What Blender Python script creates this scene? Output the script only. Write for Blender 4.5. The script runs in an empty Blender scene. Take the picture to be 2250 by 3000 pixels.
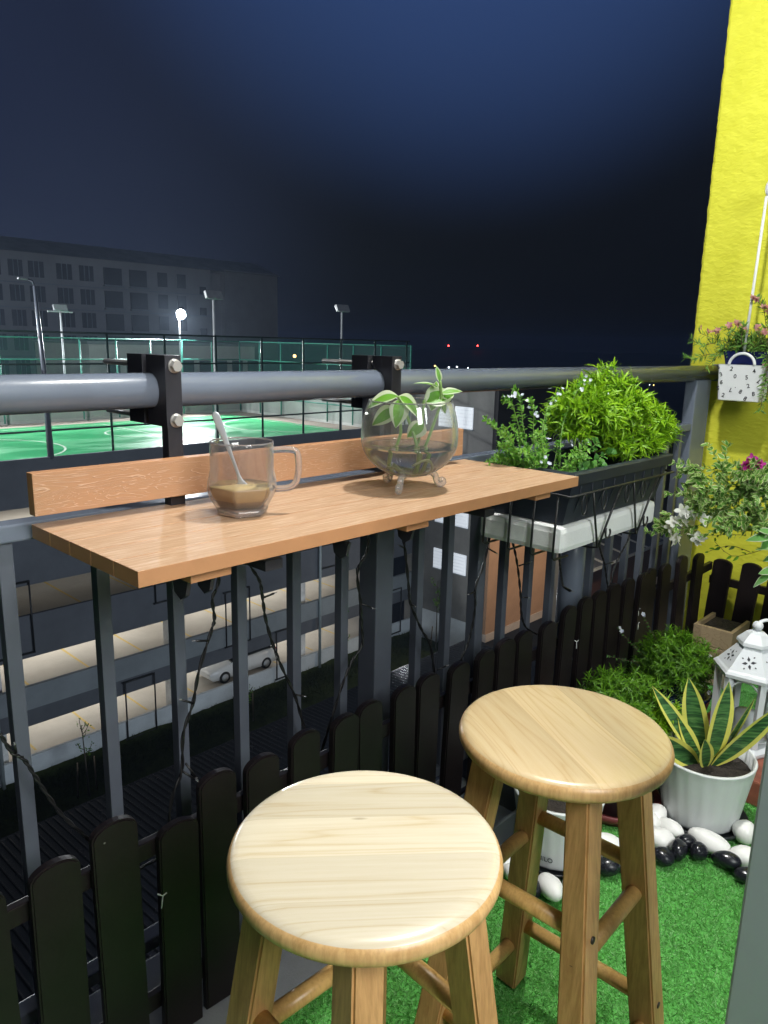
import bpy, bmesh, math, random
import numpy as np
from mathutils import Vector, Matrix
R = math.radians
rnd = random.Random(7)
rng = np.random.default_rng(7)
scene = bpy.context.scene
col = scene.collection

# ------------------------------------------------------------------ camera, world, exposure
CAMZ = 1.30
cam_d = bpy.data.cameras.new('camera')
cam = bpy.data.objects.new('camera', cam_d); col.objects.link(cam)
yaw, pitch, roll = R(43.6003), R(12.7105), R(-1.3263)
fw = Vector((math.cos(yaw)*math.cos(pitch), math.sin(yaw)*math.cos(pitch), -math.sin(pitch)))
rt = Vector((math.sin(yaw), -math.cos(yaw), 0)); dn = fw.cross(rt)
rt2 = rt*math.cos(roll)+dn*math.sin(roll); dn2 = dn*math.cos(roll)-rt*math.sin(roll)
up = -dn2; bk = -fw
cam.matrix_world = Matrix(((rt2.x, up.x, bk.x, 0), (rt2.y, up.y, bk.y, 0), (rt2.z, up.z, bk.z, CAMZ), (0, 0, 0, 1)))
cam_d.sensor_fit = 'VERTICAL'; cam_d.sensor_height = 24.0; cam_d.lens = 24.0*2194.5/3000.0
cam_d.clip_start = 0.02; cam_d.clip_end = 4000
scene.camera = cam

world = bpy.data.worlds.new('World'); scene.world = world; world.use_nodes = True
nt = world.node_tree; bg = nt.nodes['Background']
tc = nt.nodes.new('ShaderNodeTexCoord')
sep = nt.nodes.new('ShaderNodeSeparateXYZ'); nt.links.new(tc.outputs['Generated'], sep.inputs[0])
ramp = nt.nodes.new('ShaderNodeValToRGB')
e = ramp.color_ramp.elements
e[0].position = 0.0; e[0].color = (0.0016, 0.0019, 0.0030, 1)
e[1].position = 1.0; e[1].color = (0.012, 0.020, 0.045, 1)
for p, c in ((0.10, (0.0024, 0.0031, 0.0050, 1)), (0.30, (0.0046, 0.0068, 0.0130, 1)), (0.5, (0.007, 0.011, 0.024, 1))):
    k = e.new(p); k.color = c
nt.links.new(sep.outputs['Z'], ramp.inputs[0])
last = ramp.outputs[0]
# two broad smooth glows: over the lit court; higher up, lens glare painted into the sky
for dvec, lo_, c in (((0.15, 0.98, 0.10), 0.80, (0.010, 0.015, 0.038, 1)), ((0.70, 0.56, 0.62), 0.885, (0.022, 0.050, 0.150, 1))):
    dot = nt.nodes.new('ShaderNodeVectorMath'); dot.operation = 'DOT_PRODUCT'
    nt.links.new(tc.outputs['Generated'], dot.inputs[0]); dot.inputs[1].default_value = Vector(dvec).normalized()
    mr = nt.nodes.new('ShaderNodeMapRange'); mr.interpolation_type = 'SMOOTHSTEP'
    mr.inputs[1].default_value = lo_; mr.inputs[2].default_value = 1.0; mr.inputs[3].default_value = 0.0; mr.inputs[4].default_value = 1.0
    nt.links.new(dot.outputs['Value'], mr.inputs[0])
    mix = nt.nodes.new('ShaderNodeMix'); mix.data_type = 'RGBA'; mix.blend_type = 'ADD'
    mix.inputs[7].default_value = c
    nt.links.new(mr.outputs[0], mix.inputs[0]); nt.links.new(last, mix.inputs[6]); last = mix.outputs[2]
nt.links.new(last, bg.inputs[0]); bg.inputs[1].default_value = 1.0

vs = scene.view_settings
vs.view_transform = 'Standard'; vs.look = 'None'; vs.gamma = 1; vs.exposure = 0.0; vs.use_curve_mapping = False
scene.render.engine = 'CYCLES'
cy = scene.cycles
cy.use_denoising = True
try: cy.denoiser = 'OPENIMAGEDENOISE'
except Exception: pass
cy.max_bounces = 8; cy.diffuse_bounces = 3; cy.glossy_bounces = 3; cy.transmission_bounces = 6; cy.transparent_max_bounces = 12
cy.sample_clamp_indirect = 3.0; cy.caustics_reflective = False; cy.blur_glossy = 0.5

def lamp(name, kind, loc, power, color=(1, 1, 1), aim=None, **kw):
    d = bpy.data.lights.new(name, kind); d.energy = power; d.color = color
    for k, v in kw.items(): setattr(d, k, v)
    o = bpy.data.objects.new(name, d); col.objects.link(o); o.location = loc
    if aim is not None:
        o.rotation_euler = (Vector(aim)-Vector(loc)).to_track_quat('-Z', 'Y').to_euler()
    return o
lamp('balcony_lamp_light', 'POINT', (1.35, 0.70, 2.90), 172, (1.0, 0.99, 0.955), shadow_soft_size=0.06)
lamp('room_light', 'AREA', (0.35, -1.4, 2.3), 84, (0.98, 0.985, 0.97), aim=(1.2, 0.9, 0.4), size=1.1)
# sports court floodlights, car park tubes, lamps by the blocks, and two added fills
FLOODS = [(27.9, 46.0, 2.9), (12.0, 47.5, 2.9), (2.0, 30.5, 3.2)]
lamp('court_flood_light', 'SPOT', (27.7, 45.4, 2.75), 14000, (0.93, 0.97, 1.0), aim=(20, 36, -3.7), spot_size=R(120), spot_blend=0.4, shadow_soft_size=0.3)
lamp('court_flood_light', 'SPOT', (12.0, 47.5, 3.6), 11000, (0.93, 0.97, 1.0), aim=(18, 36, -3.7), spot_size=R(120), spot_blend=0.4, shadow_soft_size=0.3)
lamp('court_flood_light', 'SPOT', (2.0, 30.5, 3.6), 12000, (0.93, 0.97, 1.0), aim=(17, 38, -3.7), spot_size=R(110), spot_blend=0.4, shadow_soft_size=0.3)
lamp('apartment_fill_light', 'SPOT', (40, 66, -2), 5800, (0.50, 0.64, 1.0), aim=(54, 100, 4), spot_size=R(140), spot_blend=0.6, shadow_soft_size=0.5)  # added unseen light, only brightens the far apartment block
for zc, pw in ((-13.2, 265), (-10.3, 240), (-7.4, 26), (-4.5, 420)):
    for xx in (12, 24):
        lamp('car_park_tube', 'AREA', (xx, 33.5, zc), pw, (1.0, 0.96, 0.88), shape='RECTANGLE', size=11, size_y=2.2)
lamp('facade_fill_light', 'AREA', (10, 2.2, -4.0), 1900, (0.80, 0.90, 1.0), aim=(16, 28, -11), shape='RECTANGLE', size=6, size_y=1)  # added unseen light below the balcony, brightens the car park front
lamp('wall_flood_light', 'SPOT', (36, 15, -6), 2100, (1.0, 0.82, 0.6), aim=(36, 23, -13), spot_size=R(120), spot_blend=0.8, shadow_soft_size=0.3)
lamp('roof_lamp_light', 'POINT', (25, 22.5, -10.0), 160, (0.9, 0.95, 1.0), shadow_soft_size=0.15)

# ------------------------------------------------------------------ materials
def lin(r, g, b):
    f = lambda c: (c/255/12.92) if c/255 <= 0.04045 else ((c/255+0.055)/1.055)**2.4
    return (f(r), f(g), f(b), 1)
class MatB:
    def __init__(s, name):
        s.m = bpy.data.materials.new(name); s.m.use_nodes = True
        s.nt = s.m.node_tree; s.bs = s.nt.nodes['Principled BSDF']; s.out = s.nt.nodes['Material Output']
    def n(s, t, **kw):
        x = s.nt.nodes.new('ShaderNode'+t)
        for k, v in kw.items(): setattr(x, k, v)
        return x
    def l(s, a, b): s.nt.links.new(a, b)
    def coords(s, scale=(1, 1, 1), rot=(0, 0, 0), kind='Object'):
        t = s.n('TexCoord'); mp = s.n('Mapping'); s.l(t.outputs[kind], mp.inputs[0])
        mp.inputs['Scale'].default_value = scale; mp.inputs['Rotation'].default_value = rot
        return mp.outputs[0]
    def noise(s, vec, scale, detail=4, rough=0.6, dist=0.0):
        x = s.n('TexNoise'); s.l(vec, x.inputs['Vector']); x.inputs['Scale'].default_value = scale
        x.inputs['Detail'].default_value = detail; x.inputs['Roughness'].default_value = rough; x.inputs['Distortion'].default_value = dist
        return x.outputs['Fac']
    def ramp(s, fac, stops):
        x = s.n('ValToRGB'); s.l(fac, x.inputs[0]); el = x.color_ramp.elements
        el[0].position, el[0].color = stops[0]; el[1].position, el[1].color = stops[-1]
        for p, c in stops[1:-1]:
            k = el.new(p); k.color = c
        return x.outputs[0]
    def mixc(s, fac, a, b, mode='MIX'):
        x = s.n('Mix', data_type='RGBA', blend_type=mode)
        if isinstance(fac, float): x.inputs[0].default_value = fac
        else: s.l(fac, x.inputs[0])
        for i, v in ((6, a), (7, b)):
            if isinstance(v, tuple): x.inputs[i].default_value = v
            else: s.l(v, x.inputs[i])
        return x.outputs[2]
    def bump(s, h, strength=0.3, dist=0.002):
        x = s.n('Bump'); s.l(h, x.inputs['Height']); x.inputs['Strength'].default_value = strength; x.inputs['Distance'].default_value = dist
        s.l(x.outputs[0], s.bs.inputs['Normal'])
    def base(s, c, rough=0.5, metal=0.0, spec=0.5):
        if isinstance(c, tuple): s.bs.inputs['Base Color'].default_value = c
        else: s.l(c, s.bs.inputs['Base Color'])
        if isinstance(rough, float): s.bs.inputs['Roughness'].default_value = rough
        else: s.l(rough, s.bs.inputs['Roughness'])
        s.bs.inputs['Metallic'].default_value = metal
        s.bs.inputs['Specular IOR Level'].default_value = spec
        return s.m
def dark(c, k): return (c[0]*k, c[1]*k, c[2]*k, 1)
def mat_paint(name, c, rough=0.45, var=0.12, nscale=6, bscale=220, bstr=0.12, bdist=0.001, metal=0.0, spec=0.5):
    b = MatB(name); v = b.coords()
    f = b.noise(v, nscale, 5); cc = b.ramp(f, [(0.3, dark(c, 1-var)), (0.7, dark(c, 1+var))])
    h = b.noise(v, bscale, 3); b.bump(h, bstr, bdist)
    return b.base(cc, rough, metal, spec)
def mat_emit(name, c, s):
    b = MatB(name); b.bs.inputs['Base Color'].default_value = (0.8, 0.8, 0.8, 1)
    b.bs.inputs['Emission Color'].default_value = c; b.bs.inputs['Emission Strength'].default_value = s
    return b.m
def mat_thin_glass(name, tint=(0.97, 0.98, 0.98, 1), edge=(0.5, 0.55, 0.53, 1), gl=1.0, edge_shine=0.0):
    """thin glass wall: the longer way through it near the outline takes more light, reflections grow there too"""
    b = MatB(name); b.nt.nodes.remove(b.bs)
    lw = b.n('LayerWeight'); lw.inputs[0].default_value = 0.5
    p1 = b.n('Math', operation='POWER'); b.l(lw.outputs['Facing'], p1.inputs[0]); p1.inputs[1].default_value = 3.6
    t = b.n('BsdfTransparent'); b.l(b.mixc(p1.outputs[0], tint, edge), t.inputs[0])
    g = b.n('BsdfGlossy'); g.inputs[0].default_value = (gl, gl, gl, 1); g.inputs[1].default_value = 0.015
    p2 = b.n('Math', operation='POWER'); b.l(lw.outputs['Facing'], p2.inputs[0]); p2.inputs[1].default_value = 3.5
    ml = b.n('Math', operation='MULTIPLY_ADD'); b.l(p2.outputs[0], ml.inputs[0]); ml.inputs[1].default_value = 0.75; ml.inputs[2].default_value = 0.045
    mx = b.n('MixShader'); b.l(ml.outputs[0], mx.inputs[0]); b.l(t.outputs[0], mx.inputs[1]); b.l(g.outputs[0], mx.inputs[2])
    last = mx.outputs[0]
    if edge_shine > 0:  # diffuse white painted along the outline in place of edge highlights
        d = b.n('BsdfDiffuse'); d.inputs[0].default_value = (0.85, 0.88, 0.88, 1); m2 = b.n('MixShader')
        p3 = b.n('Math', operation='MULTIPLY_ADD'); b.l(p1.outputs[0], p3.inputs[0]); p3.inputs[1].default_value = edge_shine; p3.inputs[2].default_value = edge_shine*0.08
        b.l(p3.outputs[0], m2.inputs[0]); b.l(last, m2.inputs[1]); b.l(d.outputs[0], m2.inputs[2]); last = m2.outputs[0]
    b.l(last, b.out.inputs[0]); return b.m
def mat_glass(name, c=(1, 1, 1, 1), ior=1.45, rough=0.0, trans=1.0, clear=0.0):
    b = MatB(name); b.bs.inputs['Base Color'].default_value = c; b.bs.inputs['Transmission Weight'].default_value = trans
    b.bs.inputs['IOR'].default_value = ior; b.bs.inputs['Roughness'].default_value = rough
    if clear > 0:
        t = b.n('BsdfTransparent'); t.inputs[0].default_value = c; mx = b.n('MixShader'); mx.inputs[0].default_value = clear
        b.l(b.bs.outputs[0], mx.inputs[1]); b.l(t.outputs[0], mx.inputs[2]); b.l(mx.outputs[0], b.out.inputs[0])
    return b.m
def mat_leaf(name, c, c2, trans=0.35, rough=0.42, spec=0.4):
    """leaf: per-leaf tint from the 'tint' attribute, part of the light passes through"""
    b = MatB(name); a = b.n('Attribute'); a.attribute_name = 'tint'
    cc = b.ramp(a.outputs['Fac'], [(0.0, c), (1.0, c2)])
    b.base(cc, rough, 0, spec)
    tr = b.n('BsdfTranslucent'); b.l(cc, tr.inputs[0])
    mx = b.n('MixShader'); mx.inputs[0].default_value = trans
    b.l(b.bs.outputs[0], mx.inputs[1]); b.l(tr.outputs[0], mx.inputs[2]); b.l(mx.outputs[0], b.out.inputs[0])
    return b.m

def mat_wood(name, base, darkc, lightc, angle, rough=0.3, ring=22.0, knots=True, planks=5.5, stretch=0.9):
    b = MatB(name)
    t = b.n('TexCoord'); mp = b.n('Mapping'); b.l(t.outputs['Object'], mp.inputs[0]); mp.inputs['Rotation'].default_value = (0, 0, -angle)
    s = b.n('SeparateXYZ'); b.l(mp.outputs[0], s.inputs[0])
    # board index across the grain
    bi = b.n('Math', operation='MULTIPLY'); b.l(s.outputs['Y'], bi.inputs[0]); bi.inputs[1].default_value = planks*2.6
    ad = b.n('Math', operation='ADD'); b.l(bi.outputs[0], ad.inputs[0]); ad.inputs[1].default_value = 0.37
    fl = b.n('Math', operation='FLOOR'); b.l(ad.outputs[0], fl.inputs[0])
    wn = b.n('TexWhiteNoise', noise_dimensions='1D'); b.l(fl.outputs[0], wn.inputs['W'])
    off = b.n('Vector' + 'Math', operation='ADD'); b.l(mp.outputs[0], off.inputs[0])
    sc = b.n('VectorMath', operation='SCALE'); b.l(wn.outputs['Color'], sc.inputs[0]); sc.inputs['Scale'].default_value = 3.0
    b.l(sc.outputs[0], off.inputs[1])
    st = b.n('VectorMath', operation='MULTIPLY'); b.l(off.outputs[0], st.inputs[0]); st.inputs[1].default_value = (stretch, 11, 11)
    n1 = b.noise(st.outputs[0], 1.5, 2, 0.4, 0.5)
    rm = b.n('Math', operation='MULTIPLY'); b.l(n1, rm.inputs[0]); rm.inputs[1].default_value = ring
    sn = b.n('Math', operation='PINGPONG'); b.l(rm.outputs[0], sn.inputs[0]); sn.inputs[1].default_value = 1.0
    rings = b.ramp(sn.outputs[0], [(0.0, (0, 0, 0, 1)), (0.12, (0.55, 0.55, 0.55, 1)), (0.6, (1, 1, 1, 1)), (1.0, (0.85, 0.85, 0.85, 1))])
    st2 = b.n('VectorMath', operation='MULTIPLY'); b.l(off.outputs[0], st2.inputs[0]); st2.inputs[1].default_value = (9, 260, 260)
    fine = b.noise(st2.outputs[0], 1.0, 4, 0.65)
    c1 = b.mixc(rings, darkc, base)
    c2 = b.mixc(b.ramp(fine, [(0.35, (0, 0, 0, 1)), (0.75, (0.55, 0.55, 0.55, 1))]), c1, lightc)
    # tone of each board
    bt = b.n('MapRange'); b.l(wn.outputs['Value'], bt.inputs[0]); bt.inputs[3].default_value = 0.80; bt.inputs[4].default_value = 1.10
    c3 = b.n('VectorMath', operation='SCALE'); b.l(c2, c3.inputs[0]); b.l(bt.outputs[0], c3.inputs['Scale'])
    cc = c3.outputs[0]
    fr_ = b.n('Math', operation='FRACT'); b.l(ad.outputs[0], fr_.inputs[0])
    jl = b.ramp(fr_.outputs[0], [(0.0, (1, 1, 1, 1)), (0.018, (0, 0, 0, 1))])
    cc = b.mixc(b.mixc(1.0, jl, (0.55, 0.55, 0.55, 1), 'MULTIPLY'), cc, dark(darkc, 0.7))
    if knots:
        stk = b.n('VectorMath', operation='MULTIPLY'); b.l(mp.outputs[0], stk.inputs[0]); stk.inputs[1].default_value = (11, 42, 11)
        vo = b.n('TexVoronoi'); b.l(stk.outputs[0], vo.inputs['Vector']); vo.inputs['Scale'].default_value = 1.0
        kf = b.ramp(vo.outputs['Distance'], [(0.02, (1, 1, 1, 1)), (0.15, (0, 0, 0, 1))])
        sel = b.ramp(vo.outputs['Color'], [(0.46, (0, 0, 0, 1)), (0.50, (1, 1, 1, 1))])
        km = b.mixc(1.0, kf, sel, 'MULTIPLY')
        cc = b.mixc(km, cc, dark(darkc, 0.45))
    b.bump(fine, 0.10, 0.0006)
    return b.base(cc, rough, 0, 0.5)

def mat_wpc(name, base, line, along='X', kind='top'):
    """embossed composite board: fine streaks on the top, wavy cathedral lines on the upright board"""
    b = MatB(name); t = b.n('TexCoord')
    if kind == 'top':
        mp = b.n('Mapping'); b.l(t.outputs['Object'], mp.inputs[0]); mp.inputs['Scale'].default_value = (11, 240, 40)
        f = b.noise(mp.outputs[0], 1.0, 6, 0.72, 0.5)
        cc = b.ramp(f, [(0.30, dark(base, 0.80)), (0.48, base), (0.66, line)])
        b.bump(f, 0.35, 0.0012)
    else:
        mp = b.n('Mapping'); b.l(t.outputs['Object'], mp.inputs[0]); mp.inputs['Scale'].default_value = (3.6, 6, 44)
        wv = b.noise(mp.outputs[0], 1.0, 3, 0.5, 0.9)
        m_ = b.n('Math', operation='MULTIPLY'); b.l(wv, m_.inputs[0]); m_.inputs[1].default_value = 44.0
        pp = b.n('Math', operation='PINGPONG'); b.l(m_.outputs[0], pp.inputs[0]); pp.inputs[1].default_value = 1.0
        mk = b.noise(mp.outputs[0], 1.5, 3, 0.6)
        ln = b.ramp(pp.outputs[0], [(0.0, (1, 1, 1, 1)), (0.24, (0, 0, 0, 1))])
        mm = b.mixc(1.0, ln, b.ramp(mk, [(0.34, (0.15, 0.15, 0.15, 1)), (0.5, (1, 1, 1, 1))]), 'MULTIPLY')
        cc = b.mixc(b.mixc(1.0, mm, (0.62, 0.62, 0.62, 1), 'MULTIPLY'), base, line)
        b.bump(mm, 0.5, 0.001)
    return b.base(cc, 0.56, 0, 0.22)

MT = {}
MT['wpc_top'] = mat_wpc('composite_top', (0.43, 0.265, 0.155, 1), (0.56, 0.40, 0.28, 1))
MT['wpc_edge'] = mat_paint('composite_edge', (0.44, 0.215, 0.098, 1), 0.5, 0.06, 20)
MT['wpc_board'] = mat_wpc('composite_board', (0.43, 0.235, 0.128, 1), (0.62, 0.43, 0.31, 1), kind='board')
MT['seat_pale'] = mat_wood('pale_pine_seat', (0.62, 0.55, 0.41, 1), (0.53, 0.43, 0.27, 1), (0.68, 0.62, 0.49, 1), R(-37), 0.27, 15, stretch=0.55)
MT['seat_honey'] = mat_wood('honey_pine_seat', (0.66, 0.505, 0.285, 1), (0.565, 0.395, 0.185, 1), (0.71, 0.575, 0.36, 1), R(-119), 0.27, 16, knots=False, planks=4.2, stretch=1.1)
def mat_leg(name, base, darkc):
    b = MatB(name); v = b.coords((22, 22, 2.2)); f = b.noise(v, 2.4, 5, 0.6, 0.7); v2 = b.coords((260, 260, 9)); g = b.noise(v2, 1.0, 3, 0.6)
    cc = b.ramp(f, [(0.28, darkc), (0.52, base), (0.8, dark(base, 1.12))])
    cc = b.mixc(b.ramp(g, [(0.3, (0.5, 0.5, 0.5, 1)), (0.6, (0, 0, 0, 1))]), cc, dark(darkc, 0.8))
    b.bump(g, 0.12, 0.0006); return b.base(cc, 0.34, 0, 0.45)
MT['leg'] = mat_leg('varnished_leg_wood', (0.52, 0.295, 0.118, 1), (0.33, 0.165, 0.058, 1))
MT['rung'] = mat_leg('varnished_rung_wood', (0.58, 0.36, 0.125, 1), (0.46, 0.26, 0.08, 1))
MT['seat_side'] = mat_leg('seat_edge_wood', (0.58, 0.37, 0.16, 1), (0.43, 0.245, 0.09, 1))
MT['plug'] = mat_paint('dark_plug', (0.02, 0.014, 0.01, 1), 0.5)
MT['rail'] = mat_paint('grey_rail_paint', (0.135, 0.158, 0.20, 1), 0.22, 0.06, 9, 60, 0.20, 0.0010)
MT['steel_dark'] = mat_paint('charcoal_post_paint', (0.090, 0.102, 0.128, 1), 0.36, 0.1, 12, 160, 0.2, 0.0008)
MT['black_metal'] = mat_paint('black_bracket_paint', (0.022, 0.022, 0.028, 1), 0.42, 0.1)
MT['bolt'] = mat_paint('zinc_bolt', (0.40, 0.39, 0.37, 1), 0.35, 0.08, 30, metal=0.25)
def mat_picket():
    b = MatB('dark_brown_picket_paint'); v = b.coords(kind='Object'); oi = b.n('ObjectInfo')
    ad = b.n('VectorMath', operation='ADD'); b.l(v, ad.inputs[0]); b.l(oi.outputs['Random'], ad.inputs[1])
    f = b.noise(ad.outputs[0], 14, 5); cc = b.ramp(f, [(0.3, (0.0085, 0.0060, 0.0066, 1)), (0.7, (0.0130, 0.0092, 0.0100, 1))])
    vo = b.n('TexVoronoi'); b.l(ad.outputs[0], vo.inputs['Vector']); vo.inputs['Scale'].default_value = 26
    ch = b.mixc(1.0, b.ramp(vo.outputs['Distance'], [(0.07, (1, 1, 1, 1)), (0.10, (0, 0, 0, 1))]), b.ramp(vo.outputs['Color'], [(0.90, (0, 0, 0, 1)), (0.91, (1, 1, 1, 1))]), 'MULTIPLY')
    cc = b.mixc(ch, cc, (0.35, 0.33, 0.31, 1)); b.bump(b.noise(v, 120, 3), 0.25, 0.001)
    return b.base(cc, 0.40, 0, 0.32)
MT['picket'] = mat_picket()
MT['black_plastic'] = mat_paint('black_planter_plastic', (0.017, 0.022, 0.031, 1), 0.46, 0.15, 9, 150, 0.15, 0.0008, spec=0.3)
MT['black_wire'] = mat_paint('black_wire_coat', (0.012, 0.012, 0.013, 1), 0.4)
MT['foam'] = mat_paint('white_polystyrene', (0.72, 0.73, 0.72, 1), 0.7, 0.05, 7, 260, 0.5, 0.0015)
MT['soil'] = mat_paint('dark_soil', (0.022, 0.016, 0.012, 1), 0.95, 0.5, 60, 90, 1.0, 0.01)
MT['white_plastic'] = mat_paint('white_plastic', (0.72, 0.74, 0.75, 1), 0.38, 0.04)
MT['pot_white'] = mat_paint('white_pot_glaze', (0.74, 0.76, 0.76, 1), 0.36, 0.06, 5)
MT['saucer'] = mat_paint('black_saucer', (0.02, 0.022, 0.026, 1), 0.35)
MT['pot_dark'] = mat_paint('charcoal_pot', (0.05, 0.058, 0.065, 1), 0.45)
MT['maroon'] = mat_paint('maroon_plastic', (0.17, 0.035, 0.035, 1), 0.45, 0.2)
MT['terracotta'] = mat_paint('terracotta_tile', (0.24, 0.075, 0.045, 1), 0.7, 0.3, 25)
MT['blue'] = mat_paint('dark_blue_plastic', (0.012, 0.018, 0.095, 1), 0.22, 0.1)
MT['ink'] = mat_paint('black_print', (0.012, 0.013, 0.02, 1), 0.5)
MT['crate'] = mat_wood('pale_crate_wood', (0.34, 0.25, 0.15, 1), (0.22, 0.15, 0.08, 1), (0.42, 0.32, 0.2, 1), 0.0, 0.6, 14, knots=False)
MT['pebble_w'] = mat_paint('white_pebble', (0.86, 0.85, 0.82, 1), 0.42, 0.05, 30, 60, 0.15, 0.002)
MT['pebble_b'] = mat_paint('black_pebble', (0.012, 0.013, 0.018, 1), 0.2, 0.2, 30, 60, 0.1, 0.002)
MT['spoon'] = mat_paint('brushed_steel', (0.60, 0.64, 0.68, 1), 0.3, 0.05, 40, metal=0.45)
MT['coffee'] = mat_paint('milky_coffee', (0.37, 0.245, 0.11, 1), 0.3, 0.1, 18, 30, 0.05)
MT['coffee_top'] = mat_paint('coffee_surface', (0.56, 0.43, 0.20, 1), 0.12, 0.12, 25, 30, 0.02)
MT['clear'] = mat_thin_glass('clear_bowl_glass', (0.985, 0.992, 0.99, 1), (0.22, 0.27, 0.26, 1), edge_shine=0.42)
MT['smoke'] = mat_thin_glass('tinted_mug_glass', (0.91, 0.895, 0.895, 1), (0.14, 0.125, 0.115, 1), edge_shine=0.30)
MT['thick_glass'] = mat_glass('thick_glass', (0.93, 0.92, 0.92, 1), 1.45, 0.0, 0.86, 0.15)
MT['pane'] = mat_thin_glass('lantern_pane', (0.93, 0.95, 0.95, 1), (0.6, 0.62, 0.62, 1))
MT['water'] = mat_glass('water', (0.98, 0.99, 0.99, 1), 1.33)
MT['foot_glass'] = mat_glass('foot_glass', (1, 1, 1, 1), 1.40, 0.0, 0.80, 0.35)
MT['white_metal'] = mat_paint('white_lantern_paint', (0.74, 0.77, 0.80, 1), 0.35, 0.03)
MT['doorframe'] = mat_paint('grey_door_frame', (0.30, 0.345, 0.37, 1), 0.5, 0.02, 4)

def mat_wall_yellow():
    b = MatB('yellow_rough_plaster'); v = b.coords((1, 1, 1.9))
    n1 = b.noise(v, 34, 5, 0.62, 0.8); n2 = b.noise(v, 9, 3, 0.5)
    vo = b.n('TexVoronoi', feature='SMOOTH_F1'); b.l(v, vo.inputs['Vector']); vo.inputs['Scale'].default_value = 46
    h = b.n('Math', operation='ADD'); b.l(n1, h.inputs[0])
    m2 = b.n('Math', operation='MULTIPLY'); b.l(vo.outputs['Distance'], m2.inputs[0]); m2.inputs[1].default_value = -0.5; b.l(m2.outputs[0], h.inputs[1])
    cc = b.ramp(n2, [(0.3, (0.63, 0.625, 0.045, 1)), (0.7, (0.69, 0.685, 0.058, 1))])
    b.bump(h.outputs[0], 0.45, 0.008)
    return b.base(cc, 0.62, 0, 0.25)
MT['yellow'] = mat_wall_yellow()
def mat_concrete(name, c, rough=0.8, sc=2.5, var=0.25):
    b = MatB(name); v = b.coords(); f = b.noise(v, sc, 8, 0.65); g = b.noise(v, sc*40, 4, 0.6)
    cc = b.ramp(f, [(0.25, dark(c, 1-var)), (0.75, dark(c, 1+var))]); b.bump(g, 0.25, 0.003); return b.base(cc, rough, 0, 0.3)
MT['kerb'] = mat_concrete('kerb_concrete', (0.21, 0.22, 0.235, 1), 0.6, 6)
MT['ceiling'] = mat_concrete('white_ceiling', (0.75, 0.75, 0.73, 1))
MT['garage_dark'] = mat_concrete('slate_grey_render', (0.115, 0.125, 0.145, 1), 0.8, 0.4)
MT['garage_band'] = mat_concrete('light_grey_render', (0.24, 0.27, 0.29, 1), 0.8, 0.4)
MT['garage_pale'] = mat_concrete('pale_render', (0.60, 0.65, 0.68, 1), 0.8, 0.5)
MT['garage_floor'] = mat_concrete('car_park_floor', (0.50, 0.47, 0.42, 1), 0.55, 0.35, 0.2)
MT['garage_wall'] = mat_concrete('car_park_wall', (0.6, 0.58, 0.5, 1))
MT['white_col'] = mat_concrete('white_column', (0.75, 0.77, 0.78, 1))
MT['yellow_line'] = mat_paint('yellow_line', (0.62, 0.46, 0.14, 1), 0.6)
MT['pipe_dark'] = mat_paint('black_pipe', (0.012, 0.013, 0.015, 1), 0.5)
MT['pipe_pale'] = mat_paint('grey_downpipe', (0.33, 0.39, 0.41, 1), 0.5)
MT['block_grey'] = mat_concrete('warm_grey_render', (0.20, 0.197, 0.188, 1), 0.8, 0.5)
MT['block_black'] = mat_concrete('near_black_render', (0.028, 0.026, 0.028, 1), 0.8, 0.5)
MT['block_orange'] = mat_concrete('orange_render', (0.44, 0.26, 0.16, 1), 0.8, 0.3)
MT['block_brown'] = mat_concrete('red_brown_render', (0.16, 0.065, 0.04, 1), 0.8, 0.5)
MT['cream'] = mat_concrete('cream_plinth', (0.55, 0.45, 0.38, 1), 0.8, 0.5)
MT['win_lit'] = mat_emit('lit_blind_window', (0.74, 0.82, 0.92, 1), 0.55)
MT['win_white'] = mat_paint('white_blind', (0.72, 0.76, 0.80, 1), 0.5, 0.03)
MT['win_dark'] = mat_paint('dark_window', (0.055, 0.06, 0.075, 1), 0.3)
MT['far_wall'] = mat_concrete('raw_far_wall', (0.30, 0.30, 0.30, 1), 0.9, 0.08, 0.3)
MT['low_wall'] = mat_concrete('pale_low_wall', (0.55, 0.56, 0.53, 1), 0.8, 0.2)
MT['green_steel'] = mat_paint('green_fence_steel', (0.05, 0.26, 0.20, 1), 0.4)
MT['dark_green_steel'] = mat_paint('dark_fence_steel', (0.006, 0.022, 0.020, 1), 0.45)
MT['pole'] = mat_paint('galvanised_pole', (0.42, 0.44, 0.46, 1), 0.45, 0.1)
MT['flood_on'] = mat_emit('lit_flood_lens', (0.95, 0.98, 1.0, 1), 130)
MT['flood_off'] = mat_paint('flood_housing', (0.30, 0.31, 0.33, 1), 0.35)
MT['red_lamp'] = mat_emit('red_beacon', (1.0, 0.05, 0.05, 1), 18)
MT['white_lamp'] = mat_emit('far_white_lamp', (0.8, 0.9, 1.0, 1), 8)
MT['amber_lamp'] = mat_emit('far_amber_lamp', (1.0, 0.6, 0.2, 1), 6)
MT['hill'] = mat_concrete('dark_hill', (0.012, 0.013, 0.015, 1))
MT['lamp_glass'] = mat_emit('balcony_lamp_diffuser', (1.0, 0.97, 0.9, 1), 6)
MT['bark'] = mat_paint('thin_bark', (0.06, 0.05, 0.035, 1), 0.8)
MT['stake'] = mat_paint('tree_stake', (0.10, 0.075, 0.045, 1), 0.8)
MT['car_white'] = mat_paint('white_car_paint', (0.75, 0.77, 0.78, 1), 0.2, 0.01)
MT['car_glass'] = mat_paint('car_window_glass', (0.01, 0.013, 0.016, 1), 0.08)
MT['tyre'] = mat_paint('tyre_rubber', (0.012, 0.012, 0.012, 1), 0.7)
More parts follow.
